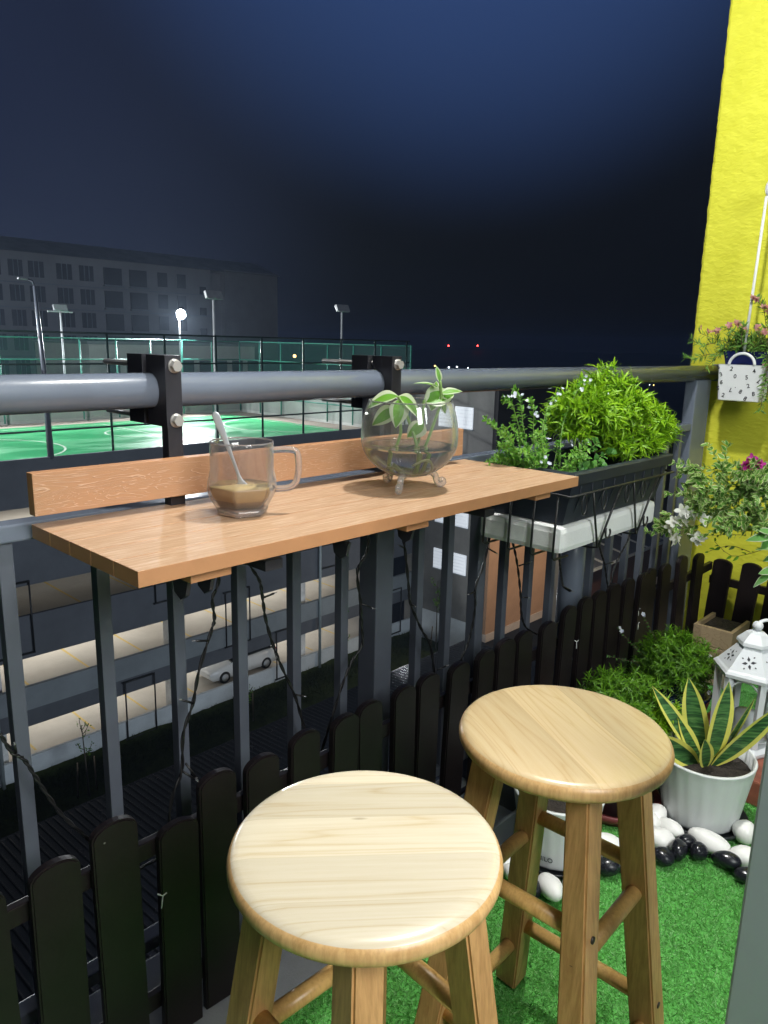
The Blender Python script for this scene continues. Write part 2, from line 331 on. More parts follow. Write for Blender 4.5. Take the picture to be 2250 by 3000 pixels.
MT['tail'] = mat_paint('red_tail_lens', (0.6, 0.02, 0.03, 1), 0.2)
def mat_mesh(name, c, a):
    b = MatB(name); b.bs.inputs['Base Color'].default_value = c; b.bs.inputs['Alpha'].default_value = a; b.bs.inputs['Roughness'].default_value = 0.6
    return b.m
MT['netting'] = mat_mesh('green_chain_link', (0.02, 0.16, 0.12, 1), 0.16)
def mat_roof():
    b = MatB('dark_corrugated_sheet'); v = b.coords(); f = b.noise(v, 1.2, 6)
    cc = b.ramp(f, [(0.3, (0.008, 0.0075, 0.008, 1)), (0.7, (0.018, 0.016, 0.017, 1))])
    rr = b.n('MapRange'); b.l(f, rr.inputs[0]); rr.inputs[3].default_value = 0.16; rr.inputs[4].default_value = 0.34
    return b.base(cc, rr.outputs[0], 0.3, 0.6)
MT['roof'] = mat_roof()
def mat_lawn():
    b = MatB('night_lawn'); v = b.coords(); f = b.noise(v, 0.9, 9, 0.75); g = b.noise(v, 30, 4)
    cc = b.ramp(f, [(0.3, (0.018, 0.028, 0.006, 1)), (0.7, (0.055, 0.075, 0.018, 1))]); b.bump(g, 1.0, 0.05); return b.base(cc, 0.95, 0, 0.1)
MT['lawn'] = mat_lawn()
def mat_court():
    b = MatB('green_court_coating'); v = b.coords((1, 2.2, 1)); f = b.noise(v, 0.22, 4, 0.55)
    cc = b.ramp(f, [(0.3, (0.016, 0.33, 0.105, 1)), (0.75, (0.03, 0.42, 0.14, 1))])
    rr = b.ramp(b.noise(v, 0.3, 3, 0.5, 0.6), [(0.42, (0.6, 0.6, 0.6, 1)), (0.58, (0.28, 0.28, 0.28, 1))])
    return b.base(cc, rr, 0, 0.6)
MT['court'] = mat_court()
MT['court_line'] = mat_paint('court_line_paint', (0.65, 0.75, 0.62, 1), 0.5)
MT['court_border'] = mat_concrete('court_border', (0.36, 0.30, 0.25, 1), 0.7, 0.4)

# foliage
MT['lime'] = mat_leaf('lime_leaf', (0.085, 0.26, 0.008, 1), (0.30, 0.52, 0.014, 1))
MT['fern'] = mat_leaf('fern_leaf', (0.035, 0.12, 0.010, 1), (0.14, 0.32, 0.015, 1))
MT['cuphea'] = mat_leaf('small_oval_leaf', (0.06, 0.22, 0.02, 1), (0.22, 0.44, 0.06, 1))
MT['roundleaf'] = mat_leaf('round_leaf', (0.04, 0.16, 0.025, 1), (0.10, 0.26, 0.05, 1))
MT['petal_lilac'] = mat_leaf('lilac_petal', (0.62, 0.66, 0.85, 1), (0.8, 0.82, 0.9, 1))
MT['boug_green'] = mat_leaf('bougainvillea_green', (0.09, 0.26, 0.035, 1), (0.24, 0.45, 0.08, 1))
MT['boug_cream'] = mat_leaf('bougainvillea_cream', (0.52, 0.64, 0.24, 1), (0.74, 0.79, 0.46, 1))
MT['bract_white'] = mat_leaf('white_bract', (0.80, 0.81, 0.74, 1), (0.90, 0.90, 0.86, 1))
MT['bract_pink'] = mat_leaf('pink_bract', (0.52, 0.03, 0.32, 1), (0.75, 0.08, 0.48, 1))
MT['dusty_pink'] = mat_leaf('dusty_pink_petal', (0.42, 0.16, 0.17, 1), (0.68, 0.36, 0.36, 1))
MT['narrow'] = mat_leaf('narrow_grey_green_leaf', (0.08, 0.22, 0.035, 1), (0.26, 0.44, 0.10, 1))
MT['caladium'] = mat_leaf('pale_caladium_leaf', (0.16, 0.42, 0.10, 1), (0.24, 0.52, 0.16, 1))
MT['pothos_g'] = mat_leaf('pothos_green', (0.12, 0.34, 0.03, 1), (0.22, 0.48, 0.05, 1))
MT['pothos_w'] = mat_leaf('pothos_cream', (0.55, 0.66, 0.42, 1), (0.72, 0.78, 0.6, 1))
MT['stem_green'] = mat_paint('green_stem', (0.22, 0.36, 0.10, 1), 0.5)
MT['stem_brown'] = mat_paint('brown_stem', (0.10, 0.07, 0.04, 1), 0.8)
MT['snake_edge'] = mat_paint('snake_plant_margin', (0.70, 0.66, 0.13, 1), 0.38, 0.08, 20)
def mat_snake():
    b = MatB('snake_plant_banding'); v = b.coords((9, 9, 75)); f = b.noise(v, 1.6, 3, 0.6, 0.8)
    cc = b.ramp(f, [(0.40, (0.016, 0.060, 0.020, 1)), (0.54, (0.06, 0.17, 0.045, 1)), (0.68, (0.15, 0.28, 0.09, 1))]); return b.base(cc, 0.36, 0, 0.45)
MT['snake'] = mat_snake()
def mat_turf():
    b = MatB('artificial_turf_blade'); a = b.n('Attribute'); a.attribute_name = 'tint'
    cc = b.ramp(a.outputs['Fac'], [(0.0, (0.09, 0.31, 0.055, 1)), (0.6, (0.20, 0.56, 0.135, 1)), (1.0, (0.44, 0.76, 0.36, 1))])
    b.base(cc, 0.42, 0, 0.5); tr = b.n('BsdfTranslucent'); b.l(cc, tr.inputs[0]); mx = b.n('MixShader'); mx.inputs[0].default_value = 0.35
    b.l(b.bs.outputs[0], mx.inputs[1]); b.l(tr.outputs[0], mx.inputs[2]); b.l(mx.outputs[0], b.out.inputs[0]); return b.m
MT['turf'] = mat_turf()
MT['turf_base'] = mat_paint('turf_backing', (0.11, 0.40, 0.08, 1), 0.9, 0.3, 200, 400, 0.6, 0.002)

# ------------------------------------------------------------------ mesh helpers
def tag(o, label=None, cat=None, group=None, kind=None):
    if label: o['label'] = label
    if cat: o['category'] = cat
    if group: o['group'] = group
    if kind: o['kind'] = kind
    return o
def thing(name, loc, label, cat, group=None, rz=0.0):
    o = bpy.data.objects.new(name, None); col.objects.link(o); o.location = loc; o.rotation_euler = (0, 0, rz)
    o.empty_display_size = 0.05
    return tag(o, label, cat, group)
def link(name, me, parent=None, mats=()):
    o = bpy.data.objects.new(name, me); col.objects.link(o)
    if parent is not None: o.parent = parent
    for m in mats: me.materials.append(MT[m] if isinstance(m, str) else m)
    return o
class B:
    """collects primitive shapes in one bmesh; build() links them as one mesh object"""
    def __init__(s): s.bm = bmesh.new(); s.mi = 0
    def _set(s, faces):
        for f in faces: f.material_index = s.mi
    def box(s, c, size, rz=0.0, rot=None, bev=0.0):
        r = bmesh.ops.create_cube(s.bm, size=1.0); vs_ = r['verts']
        bmesh.ops.scale(s.bm, vec=size, verts=vs_)
        fs = list({f for v in vs_ for f in v.link_faces}); s._set(fs)
        if bev > 0:
            es = list({e_ for v in vs_ for e_ in v.link_edges})
            rb = bmesh.ops.bevel(s.bm, geom=es, offset=bev, segments=2, affect='EDGES', profile=0.6)
            vs_ = list({v for f in rb['faces'] for v in f.verts} | {v for v in vs_ if v.is_valid})
            s._set({f for v in vs_ for f in v.link_faces})
        m = rot if rot is not None else Matrix.Rotation(rz, 3, 'Z')
        for v in vs_: v.co = m @ v.co + Vector(c)
        return s
    def span(s, a, b, bev=0.0):
        return s.box([(a[i]+b[i])/2 for i in range(3)], [abs(b[i]-a[i]) for i in range(3)], bev=bev)
    def bar(s, p0, p1, w, d=None, w1=None, d1=None, tw=0.0):
        p0 = Vector(p0); p1 = Vector(p1); d = d or w; w1 = w1 or w; d1 = d1 or d
        z = (p1-p0).normalized(); x = Vector((1, 0, 0)) if abs(z.x) < 0.9 else Vector((0, 1, 0))
        y = z.cross(x).normalized(); x = y.cross(z)
        if tw: x, y = x*math.cos(tw)+y*math.sin(tw), y*math.cos(tw)-x*math.sin(tw)
        vv = []
        for p, a, b_ in ((p0, w, d), (p1, w1, d1)):
            for sx, sy in ((-1, -1), (1, -1), (1, 1), (-1, 1)): vv.append(s.bm.verts.new(p+x*(sx*a/2)+y*(sy*b_/2)))
        fs = [s.bm.faces.new([vv[i] for i in q]) for q in ((3, 2, 1, 0), (4, 5, 6, 7), (0, 1, 5, 4), (1, 2, 6, 5), (2, 3, 7, 6), (3, 0, 4, 7))]
        s._set(fs); return s
    def tube(s, path, r, n=8, caps=True, closed=False):
        P = [Vector(p) for p in path]; rs = r if isinstance(r, (list, tuple)) else [r]*len(P)
        rings = []; px = None
        for i, p in enumerate(P):
            if closed: t = P[(i+1) % len(P)]-P[i-1]
            else: t = (P[min(i+1, len(P)-1)]-P[max(i-1, 0)])
            t = t.normalized() if t.length > 1e-9 else Vector((0, 0, 1))
            if px is None:
                a = Vector((0, 0, 1)) if abs(t.z) < 0.9 else Vector((1, 0, 0)); px = t.cross(a).normalized()
            else:
                px = px - t*px.dot(t); px = px.normalized() if px.length > 1e-6 else t.orthogonal().normalized()
            py = t.cross(px)
            rings.append([s.bm.verts.new(p+px*(rs[i]*math.cos(2*math.pi*k/n))+py*(rs[i]*math.sin(2*math.pi*k/n))) for k in range(n)])
        fs = []
        m = len(rings) if closed else len(rings)-1
        for i in range(m):
            a, b_ = rings[i], rings[(i+1) % len(rings)]
            for k in range(n): fs.append(s.bm.faces.new((a[k], a[(k+1) % n], b_[(k+1) % n], b_[k])))
        if caps and not closed:
            fs.append(s.bm.faces.new(rings[0][::-1])); fs.append(s.bm.faces.new(rings[-1]))
        for f in fs: f.smooth = True
        s._set(fs); return s
    def lathe(s, prof, c=(0, 0, 0), n=32, cap0=False, cap1=False, smooth=True, ph=0.0, mod=None):
        rings = []
        for r_, z in prof:
            ring = []
            for k in range(n):
                a = ph+2*math.pi*k/n; rr = r_*(mod(a, z) if mod else 1.0)
                ring.append(s.bm.verts.new((c[0]+rr*math.cos(a), c[1]+rr*math.sin(a), c[2]+z)))
            rings.append(ring)
        fs = []
        for i in range(len(rings)-1):
            for k in range(n): fs.append(s.bm.faces.new((rings[i][k], rings[i][(k+1) % n], rings[i+1][(k+1) % n], rings[i+1][k])))
        if cap0: fs.append(s.bm.faces.new(rings[0][::-1]))
        if cap1: fs.append(s.bm.faces.new(rings[-1]))
        for f in fs: f.smooth = smooth
        s._set(fs); return s
    def prism(s, poly, axis, a0, a1):
        """poly in the two other axes (cyclic order), pushed from a0 to a1 along axis"""
        def P(u, v, w):
            q = [0, 0, 0]; q[axis] = w; q[(axis+1) % 3] = u; q[(axis+2) % 3] = v; return q
        lo = [s.bm.verts.new(P(u, v, a0)) for u, v in poly]; hi = [s.bm.verts.new(P(u, v, a1)) for u, v in poly]
        fs = [s.bm.faces.new(lo[::-1]), s.bm.faces.new(hi)]
        n = len(poly)
        for k in range(n): fs.append(s.bm.faces.new((lo[k], lo[(k+1) % n], hi[(k+1) % n], hi[k])))
        s._set(fs); return s
    def quad(s, pts):
        s._set([s.bm.faces.new([s.bm.verts.new(p) for p in pts])]); return s
    def ball(s, c, r, seg=12, scale=(1, 1, 1)):
        q = bmesh.ops.create_uvsphere(s.bm, u_segments=seg, v_segments=max(6, seg*2//3), radius=r)
        for v in q['verts']: v.co = Vector((v.co.x*scale[0], v.co.y*scale[1], v.co.z*scale[2]))+Vector(c)
        fs = {f for v in q['verts'] for f in v.link_faces}
        for f in fs: f.smooth = True
        s._set(fs); return s
    def mesh(s, name, off=(0, 0, 0)):
        bmesh.ops.recalc_face_normals(s.bm, faces=s.bm.faces)
        o = Vector(off)
        if o.length > 0:
            for v in s.bm.verts: v.co -= o
        me = bpy.data.meshes.new(name); s.bm.to_mesh(me); s.bm.free(); return me
    def build(s, name, mats, parent=None, local=False):
        if isinstance(mats, str): mats = [mats]
        off = (0, 0, 0) if (parent is None or local) else wloc(parent)
        return link(name, s.mesh(name, off), parent, mats)
def wloc(o):
    p = Vector((0, 0, 0))
    while o is not None: p += o.location; o = o.parent
    return p
def single(name, bld, mats, origin, label, cat, group=None, kind=None):
    """a thing that is one mesh"""
    if isinstance(mats, str): mats = [mats]
    o = link(name, bld.mesh(name, origin), None, mats); o.location = origin
    return tag(o, label, cat, group, kind)
def struct(name, bld, mats, parent=None):
    o = bld.build(name, mats, parent)
    if parent is None: o['kind'] = 'structure'
    return o
def copy_tree(o, loc=None, rz=None, label=None):
    def rec(a, par):
        c = a.copy(); col.objects.link(c)
        if par is not None: c.parent = par
        for ch in a.children: rec(ch, c)
        return c
    r = rec(o, None)
    if loc is not None: r.location = loc
    if rz is not None: r.rotation_euler = (0, 0, rz)
    if label: r['label'] = label
    return r
def norm(a): return a/np.maximum(np.linalg.norm(a, axis=-1, keepdims=True), 1e-9)
def leaves(name, P, D, N, L, W, mats, parent=None, bend=0.25, fold=0.15, prof=(0.75, 1.0, 0.55), edge=0.0, kind='stuff', tint=None, off=None):
    """many leaves in one mesh: P base points, D directions, N face normals, L lengths, W widths.
    edge>0: the margin strip takes the second material"""
    P, D, N = map(lambda a: np.asarray(a, float), (P, D, N)); n = len(P)
    L = np.broadcast_to(np.asarray(L, float), (n,)); W = np.broadcast_to(np.asarray(W, float), (n,))
    D = norm(D); N = norm(N-D*np.sum(N*D, 1, keepdims=True)); S = np.cross(D, N)
    ts = (0.0, 0.22, 0.5, 0.78, 1.0); ws = (0.04,)+tuple(prof)+(0.0,)
    cols = (-1, 0, 1) if edge == 0 else (-1, -(1-edge), 0, (1-edge), 1)
    V = []
    for t, w in zip(ts, ws):
        ctr = P + D*(L*t)[:, None] - N*(bend*L*t*t)[:, None]
        for c in cols:
            V.append(ctr + S*(c*w*W/2)[:, None] + N*(fold*abs(c)*w*W/2)[:, None])
    V = np.stack(V, 1)                      # n, rows*cols, 3
    nc = len(cols); fq = []; fm = []
    for i in range(len(ts)-1):
        for c in range(nc-1):
            a = i*nc+c; fq.append((a, a+1, a+nc+1, a+nc)); fm.append(1 if (edge > 0 and c in (0, nc-2)) else 0)
    fq = np.array(fq); k = V.shape[1]
    F = (np.arange(n)[:, None, None]*k + fq[None]).reshape(-1, 4)
    off = np.array(off if off is not None else (wloc(parent) if parent is not None else (0, 0, 0)))
    co = (V.reshape(-1, 3)-off).astype(np.float32)
    me = bpy.data.meshes.new(name)
    me.vertices.add(len(co)); me.vertices.foreach_set('co', co.ravel())
    me.loops.add(F.size); me.loops.foreach_set('vertex_index', F.ravel().astype(np.int32))
    me.polygons.add(len(F)); me.polygons.foreach_set('loop_start', np.arange(0, F.size, 4, dtype=np.int32)); me.polygons.foreach_set('loop_total', np.full(len(F), 4, np.int32))
    me.polygons.foreach_set('material_index', np.tile(np.array(fm, np.int32), n))
    me.polygons.foreach_set('use_smooth', np.ones(len(F), bool))
    me.update(calc_edges=True)
    at = me.attributes.new('tint', 'FLOAT', 'POINT')
    tv = rng.random(n) if tint is None else np.clip(tint, 0, 1)
    at.data.foreach_set('value', np.repeat(tv, k).astype(np.float32))
    if isinstance(mats, str): mats = [mats]
    o = link(name, me, parent, mats)
    if kind: o['kind'] = kind
    return o
def rdir(n, up_=0.0):
    d = rng.normal(size=(n, 3)); d[:, 2] += up_; return norm(d)
def spline(pts, n):
    """smooth curve through pts (Catmull-Rom)"""
    P = np.asarray(pts, float); m = len(P); t = np.linspace(0, m-1, n); out = []
    for q in t:
        i = min(int(q), m-2); f = q-i
        a, b_, c, d = P[max(i-1, 0)], P[i], P[i+1], P[min(i+2, m-1)]
        out.append(0.5*((2*b_)+(-a+c)*f+(2*a-5*b_+4*c-d)*f*f+(-a+3*b_-3*c+d)*f**3))
    return np.array(out)

# ================================================================== THE SETTING, NEAR
ZF = 0.10    # height of the balcony floor
b = B(); b.span((-2.2, -2.4, -0.15), (3.13, 1.19, ZF-0.02)); struct('balcony_floor', b, 'kerb')
b = B(); b.span((-2.2, 0.906, ZF-0.02), (3.13, 1.19, ZF-0.004), bev=0.003); struct('kerb', b, 'kerb')
b = B(); b.span((-2.2, -2.4, 3.0), (3.34, 1.3, 3.2)); struct('ceiling', b, 'ceiling')
b = B(); b.span((-2.2, 0.06, 2.45), (3.13, 0.20, 3.0)); struct('house_wall', b, 'ceiling')
t = thing('sliding_door', (0.86, 0.15, ZF), 'grey sliding door frame at the right edge of the picture', 'door')
b = B(); b.span((0.80, 0.085, ZF-0.02), (0.905, 0.20, 2.449), bev=0.003); b.build('door_frame', 'doorframe', t)
b = B(); b.span((2.96, 0.085, ZF-0.02), (3.065, 0.20, 2.449), bev=0.003); b.build('door_frame', 'doorframe', t)
b = B(); b.span((0.906, 0.10, ZF-0.02), (2.959, 0.18, ZF+0.06)); b.build('bottom_track', 'doorframe', t)
b = B(); b.span((0.906, 0.138, ZF+0.061), (2.959, 0.144, 2.44)); b.build('glass_pane', 'pane', t)
b = B(); b.span((-2.2, -2.6, ZF-0.02), (3.13, -2.4, 3.0)); struct('room_wall', b, 'ceiling')
b = B(); b.span((-2.2, -2.0, -17), (3.13, 1.15, -0.15)); struct('own_facade_wall', b, 'block_grey')
# yellow wall with rough plaster, a real relief of some millimetres
from mathutils import noise as mn
def yellow_wall():
    bm = bmesh.new()
    y0, y1, z0, z1 = 0.2, 1.263, -1.2, 3.0; ny, nz = 110, 380; g = []
    for j in range(nz+1):
        row = []
        for i in range(ny+1):
            y = y0+(y1-y0)*i/ny; z = z0+(z1-z0)*j/nz
            h = mn.noise((y*30, z*42, 0))*0.0020+mn.noise((y*75, z*95, 3))*0.0010
            ey = mn.noise((5, z*22, 1))*0.004+mn.noise((5, z*60, 2))*0.002 if i == ny else 0
            row.append(bm.verts.new((3.13+h, y+ey, z)))
        row.append(bm.verts.new((3.36, y1, z)))
        g.append(row)
    for j in range(nz):
        for i in range(ny+1):
            f = bm.faces.new((g[j][i], g[j+1][i], g[j+1][i+1], g[j][i+1])); f.smooth = i < ny
    me = bpy.data.meshes.new('yellow_wall'); bm.to_mesh(me); bm.free()
    return me
o = link('yellow_wall', yellow_wall(), None, ['yellow']); o['kind'] = 'structure'

# ceiling lamp (above the frame) that lights the balcony
t = thing('ceiling_lamp', (1.35, 0.70, 3.0), 'round white ceiling lamp lighting the balcony', 'ceiling lamp')
b = B(); b.lathe([(0.13, 0.0), (0.135, -0.012), (0.12, -0.025), (0.0, -0.026)], (1.35, 0.70, 3.0), 32); b.build('lamp_base', 'white_plastic', t)
b = B(); b.lathe([(0.045, -0.026), (0.05, -0.035), (0.03, -0.045), (0.0, -0.048)], (1.35, 0.70, 3.0), 24); b.build('lamp_bulb', 'lamp_glass', t)

# turf: blades of artificial grass
def turf():
    n = 175000
    x = rng.uniform(0.55, 2.75, n); y = rng.uniform(0.205, 0.904, n)
    keep = (np.hypot(x, y) > 0.95); x, y = x[keep], y[keep]; n = len(x)
    P = np.stack([x, y, np.full(n, ZF-0.008)], 1)
    D = rdir(n, 0.25); D[:, 2] = np.abs(D[:, 2])*0.8+0.06; N = rdir(n)
    L = rng.uniform(0.006, 0.0135, n); Wd = rng.uniform(0.0009, 0.0017, n)
    D = norm(D); S = norm(np.cross(D, N))
    tip = P + D*L[:, None] + rdir(n)*(L*0.3)[:, None]; mid = P + D*(L*0.5)[:, None]
    V = np.stack([P-S*(Wd/2)[:, None], P+S*(Wd/2)[:, None], mid+S*(Wd/2)[:, None], mid-S*(Wd/2)[:, None], tip], 1)
    F4 = np.arange(n)[:, None]*5+np.array([0, 1, 2, 3])
    F3 = np.arange(n)[:, None]*5+np.array([3, 2, 4])
    me = bpy.data.meshes.new('grass'); co = V.reshape(-1, 3).astype(np.float32)
    me.vertices.add(len(co)); me.vertices.foreach_set('co', co.ravel())
    idx = np.concatenate([F4.ravel(), F3.ravel()]).astype(np.int32)
    ls = np.concatenate([np.arange(n)*4, 4*n+np.arange(n)*3]).astype(np.int32); lt = np.concatenate([np.full(n, 4), np.full(n, 3)]).astype(np.int32)
    me.loops.add(len(idx)); me.loops.foreach_set('vertex_index', idx)
    me.polygons.add(2*n); me.polygons.foreach_set('loop_start', ls); me.polygons.foreach_set('loop_total', lt)
    me.update(calc_edges=True)
    at = me.attributes.new('tint', 'FLOAT', 'POINT'); at.data.foreach_set('value', np.repeat(rng.random(n)**1.6, 5).astype(np.float32))
    return me
o = link('artificial_grass', turf(), None, ['turf']); tag(o, 'short green artificial grass covering the balcony floor', 'grass', kind='stuff')
b = B(); b.span((-2.2, -0.1, ZF-0.018), (3.12, 0.905, ZF-0.008)); struct('turf_backing_floor', b, 'turf_base')

# ================================================================== RAILING
YR = 1.15
rl = thing('balcony_railing', (0, YR, 0), 'dark grey steel balcony railing with a thick round top tube', 'railing')
b = B(); b.tube([(-2.2, YR, 1.2145), (3.11, YR, 1.2145)], 0.029, 40); b.build('top_tube', 'rail', rl)
b = B(); b.tube([(3.095, YR, 1.2145), (3.128, YR, 1.2145)], 0.033, 32); b.build('wall_flange', 'rail', rl)
b = B(); b.span((-2.2, 1.131, 1.000), (2.875, 1.169, 1.027), bev=0.003); b.build('middle_rail', 'rail', rl)
b = B(); b.span((-2.2, 1.133, 0.165), (2.875, 1.167, 0.19), bev=0.003); b.build('bottom_rail', 'steel_dark', rl)
bal_x = [-0.03, 0.10, 0.237, 0.386, 0.533, 0.669, 0.806, 0.942, 1.078, 1.332, 1.447, 1.70, 1.83, 1.955, 2.20, 2.325, 2.45, 2.575, 2.70, 2.81]
b = B(); b.span((-0.011, -0.011, 0.19), (0.011, 0.011, 1.000), bev=0.0015); bm_ = b.mesh('baluster')
bm_.materials.append(MT['steel_dark'])
for x in bal_x:
    o = bpy.data.objects.new('baluster', bm_); col.objects.link(o); o.parent = rl; o.location = (x, 0, 0)
for x, w in ((1.187, 0.056), (-0.9, 0.056), (1.575, 0.034)):
    b = B(); b.span((x-w/2, YR-w/2, ZF-0.01), (x+w/2, YR+w/2, 1.19 if w > 0.05 else 1.0), bev=0.003); b.build('post', 'steel_dark', rl)
b = B(); b.tube([(2.085, YR, ZF-0.01), (2.085, YR, 1.0)], 0.040, 24); b.build('post', 'rail', rl)
b = B(); b.span((2.875, 1.128, ZF-0.01), (3.018, 1.172, 1.190), bev=0.004); b.build('end_post', 'rail', rl)

# ================================================================== PICKET FENCES
def picket_mesh(w=0.073, h=0.468, th=0.017):
    bm = bmesh.new(); r_ = w/2; poly = [(-r_, 0), (r_, 0)]+[(r_*math.cos(a), h-r_*0.62+r_*0.62*math.sin(a)) for a in np.linspace(0, math.pi, 13)]
    lo = [bm.verts.new((x, -th/2, z)) for x, z in poly]; hi = [bm.verts.new((x, th/2, z)) for x, z in poly]
    bm.faces.new(lo); bm.faces.new(hi[::-1]); n = len(poly)
    for k in range(n): bm.faces.new((lo[k], hi[k], hi[(k+1) % n], lo[(k+1) % n]))
    bmesh.ops.recalc_face_normals(bm, faces=bm.faces)
    es = [e_ for e_ in bm.edges if abs(e_.verts[0].co.y-e_.verts[1].co.y) < 1e-6]
    bmesh.ops.bevel(bm, geom=es, offset=0.0028, segments=2, affect='EDGES')
    me = bpy.data.meshes.new('picket'); bm.to_mesh(me); bm.free(); me.materials.append(MT['picket']); return me
pk = picket_mesh()
fn = thing('picket_fence', (0, 1.006, ZF), 'low dark brown picket fence along the foot of the railing', 'picket fence', 'picket fences')
for x in [-0.02, 0.075, 0.17, 0.268, 0.364, 0.463, 0.565, 0.650, 0.745, 0.844, 0.946, 1.033, 1.135, 1.214, 1.309, 1.419, 1.513, 1.615, 1.712, 1.811, 1.915, 2.013, 2.108, 2.19, 2.278, 2.361, 2.48, 2.627, 2.775]:
    o = bpy.data.objects.new('picket', pk); col.objects.link(o); o.parent = fn
    dz = -0.018 if x < 0.43 else (-0.055 if abs(x-0.565) < 0.01 else rnd.uniform(-0.004, 0.006))
    if x > 1.8: dz = 0.02 if x < 2.45 else (0.012 if x < 2.7 else -0.006)
    o.location = (x, rnd.uniform(-0.002, 0.002), max(dz, 0.0)); o.rotation_euler = (R(rnd.uniform(-0.9, 0.9)), R(rnd.uniform(-1.5, 1.5)), R(rnd.uniform(-3, 3)))
    if dz < 0: o.scale = (1, 1, 1+dz/0.468)
for z in (0.475, 0.175):
    b = B(); b.span((-0.1, 1.0165, z-0.016), (2.95, 1.031, z+0.016), bev=0.002); b.build('fence_rail', 'picket', fn)
f2 = thing('picket_fence', (2.985, 0.9, ZF), 'short dark brown picket fence standing in front of the yellow wall', 'picket fence', 'picket fences')
for y in (1.008, 0.903, 0.80, 0.70, 0.60, 0.50, 0.40, 0.30):
    o = bpy.data.objects.new('picket', pk); col.objects.link(o); o.parent = f2
    o.location = (0, y-0.9, 0); o.scale = (1, 1, 0.86+rnd.uniform(-0.01, 0.01)); o.rotation_euler = (R(rnd.uniform(-1.2, 1.2)), R(-3), R(90+rnd.uniform(-3, 3)))
for z in (0.405, 0.165):
    b = B(); b.span((2.995, 0.24, z-0.016), (3.012, 1.04, z+0.016), bev=0.002); b.build('fence_rail', 'picket', f2)

# ================================================================== BAR TABLE clamped on the railing
ZT = 1.027
tb = thing('bar_table', (0.935, 0.96, ZT), 'narrow orange wood-grain bar table clamped onto the railing', 'bar table')
ys = [0.801, 0.863, 0.926, 0.989, 1.053, 1.117]
for i in range(5):
    b = B(); b.span((0.418, ys[i]+0.0007, ZT-0.021), (1.452, ys[i+1]-0.0007, ZT), bev=0.0007)
    me = b.mesh('plank', wloc(tb)); o = link('plank', me, tb, ['wpc_top', 'wpc_edge'])
    for p in me.polygons: p.material_index = 0 if p.normal.z > 0.7 else 1
    o['label'] = ['front plank of the table top', 'second plank from the front', 'middle plank of the table top', 'plank second from the back', 'back plank of the table top'][i]
b = B(); b.span((0.409, 1.076, 1.0468), (1.393, 1.0965, 1.1090), bev=0.0012)
me = b.mesh('backboard', wloc(tb)); o = link('backboard', me, tb, ['wpc_board', 'wpc_edge'])
for p in me.polygons: p.material_index = 0 if abs(p.normal.y) > 0.7 else 1
for x0, x1 in ((0.502, 0.565), (0.92, 0.977), (1.318, 1.374)):
    b = B(); b.span((x0, 0.822, ZT-0.039), (x1, 1.112, ZT-0.0215), bev=0.001); b.build('batten', 'wpc_edge', tb)
def jaw(y0, y1, x0, x1, z0, z1, notch_lo):
    """a clamp jaw with a half-round bite for the tube (profile in y-z, pushed along x)"""
    r_ = 0.0305; zc, yc = 1.2145, YR
    if notch_lo: poly = [(y0, z0), (y1, z0)]+[(y1, zc-math.sqrt(max(r_*r_-(y1-yc)**2, 0)))]
    pts = []
    if not notch_lo:   # front jaw: the bite opens to +y
        pts = [(y0, z0), (y1, z0)]; a0 = math.acos(max(-1, min(1, (y1-yc)/r_)))
        pts += [(yc+r_*math.cos(-a), zc+r_*math.sin(-a)) for a in np.linspace(a0, math.pi, 9)]
        pts += [(yc+r_*math.cos(a), zc+r_*math.sin(a)) for a in np.linspace(math.pi, a0, 9)][1:]
        pts += [(y1, z1), (y0, z1)]
    else:              # rear jaw: the bite opens to -y
        a0 = math.acos(max(-1, min(1, (y0-yc)/r_)))
        pts = [(y0, z0), (y1, z0), (y1, z1), (y0, z1)]
        pts += [(yc+r_*math.cos(a), zc+r_*math.sin(a)) for a in np.linspace(a0, 0, 9)]
        pts += [(yc+r_*math.cos(-a), zc+r_*math.sin(-a)) for a in np.linspace(0, a0, 9)][1:]
    bb = B(); bb.prism(pts, 0, x0, x1); return bb
for xc in (0.652, 1.183):
    br = jaw(1.099, 1.158, xc-0.0145, xc+0.0145, 1.158, 1.273, False).build('clamp_bracket', 'black_metal', tb)
    b = B(); b.span((xc-0.0135, 1.0985, 0.96), (xc+0.0135, 1.119, 1.159), bev=0.001); b.build('upright', 'black_metal', br)
    b = jaw(1.172, 1.222, xc-0.0145, xc+0.0145, 1.158, 1.273, True); b.build('rear_jaw', 'black_metal', br)
    for z in (1.256, 1.168):
        b = B(); b.tube([(xc+0.002, 1.0965, z), (xc+0.002, 1.088, z)], [0.0098, 0.0092], 6)
        for f in b.bm.faces: f.smooth = False
        b.build('bolt_head', 'bolt', br)
        b = B(); b.tube([(xc+0.002, 1.0988, z), (xc+0.002, 1.0966, z)], 0.0115, 20); b.build('washer', 'bolt', br)
        b = B(); b.tube([(xc+0.002, 1.16, z), (xc+0.002, 1.335, z)], 0.0050, 12); b.build('bolt_rod', 'bolt', br)
    # flat arms under the top
    b = B(); b.span((xc-0.016, 0.84, ZT-0.055), (xc+0.016, 1.118, ZT-0.0395), bev=0.001); b.build('arm', 'black_metal', br)
    b = B(); b.prism([(1.119, 0.90), (1.119, ZT-0.056), (0.93, ZT-0.056)], 0, xc-0.003, xc+0.003); b.build('gusset', 'black_metal', br)
for xx in (0.508, 0.545, 0.955, 0.80):   # small hinge lugs hanging below the battens
    b = B(); b.prism([(0.835, ZT-0.0395), (0.875, ZT-0.0395), (0.87, ZT-0.062), (0.855, ZT-0.070), (0.842, ZT-0.062)], 0, xx-0.003, xx+0.003); b.build('hinge_lug', 'black_metal', tb)

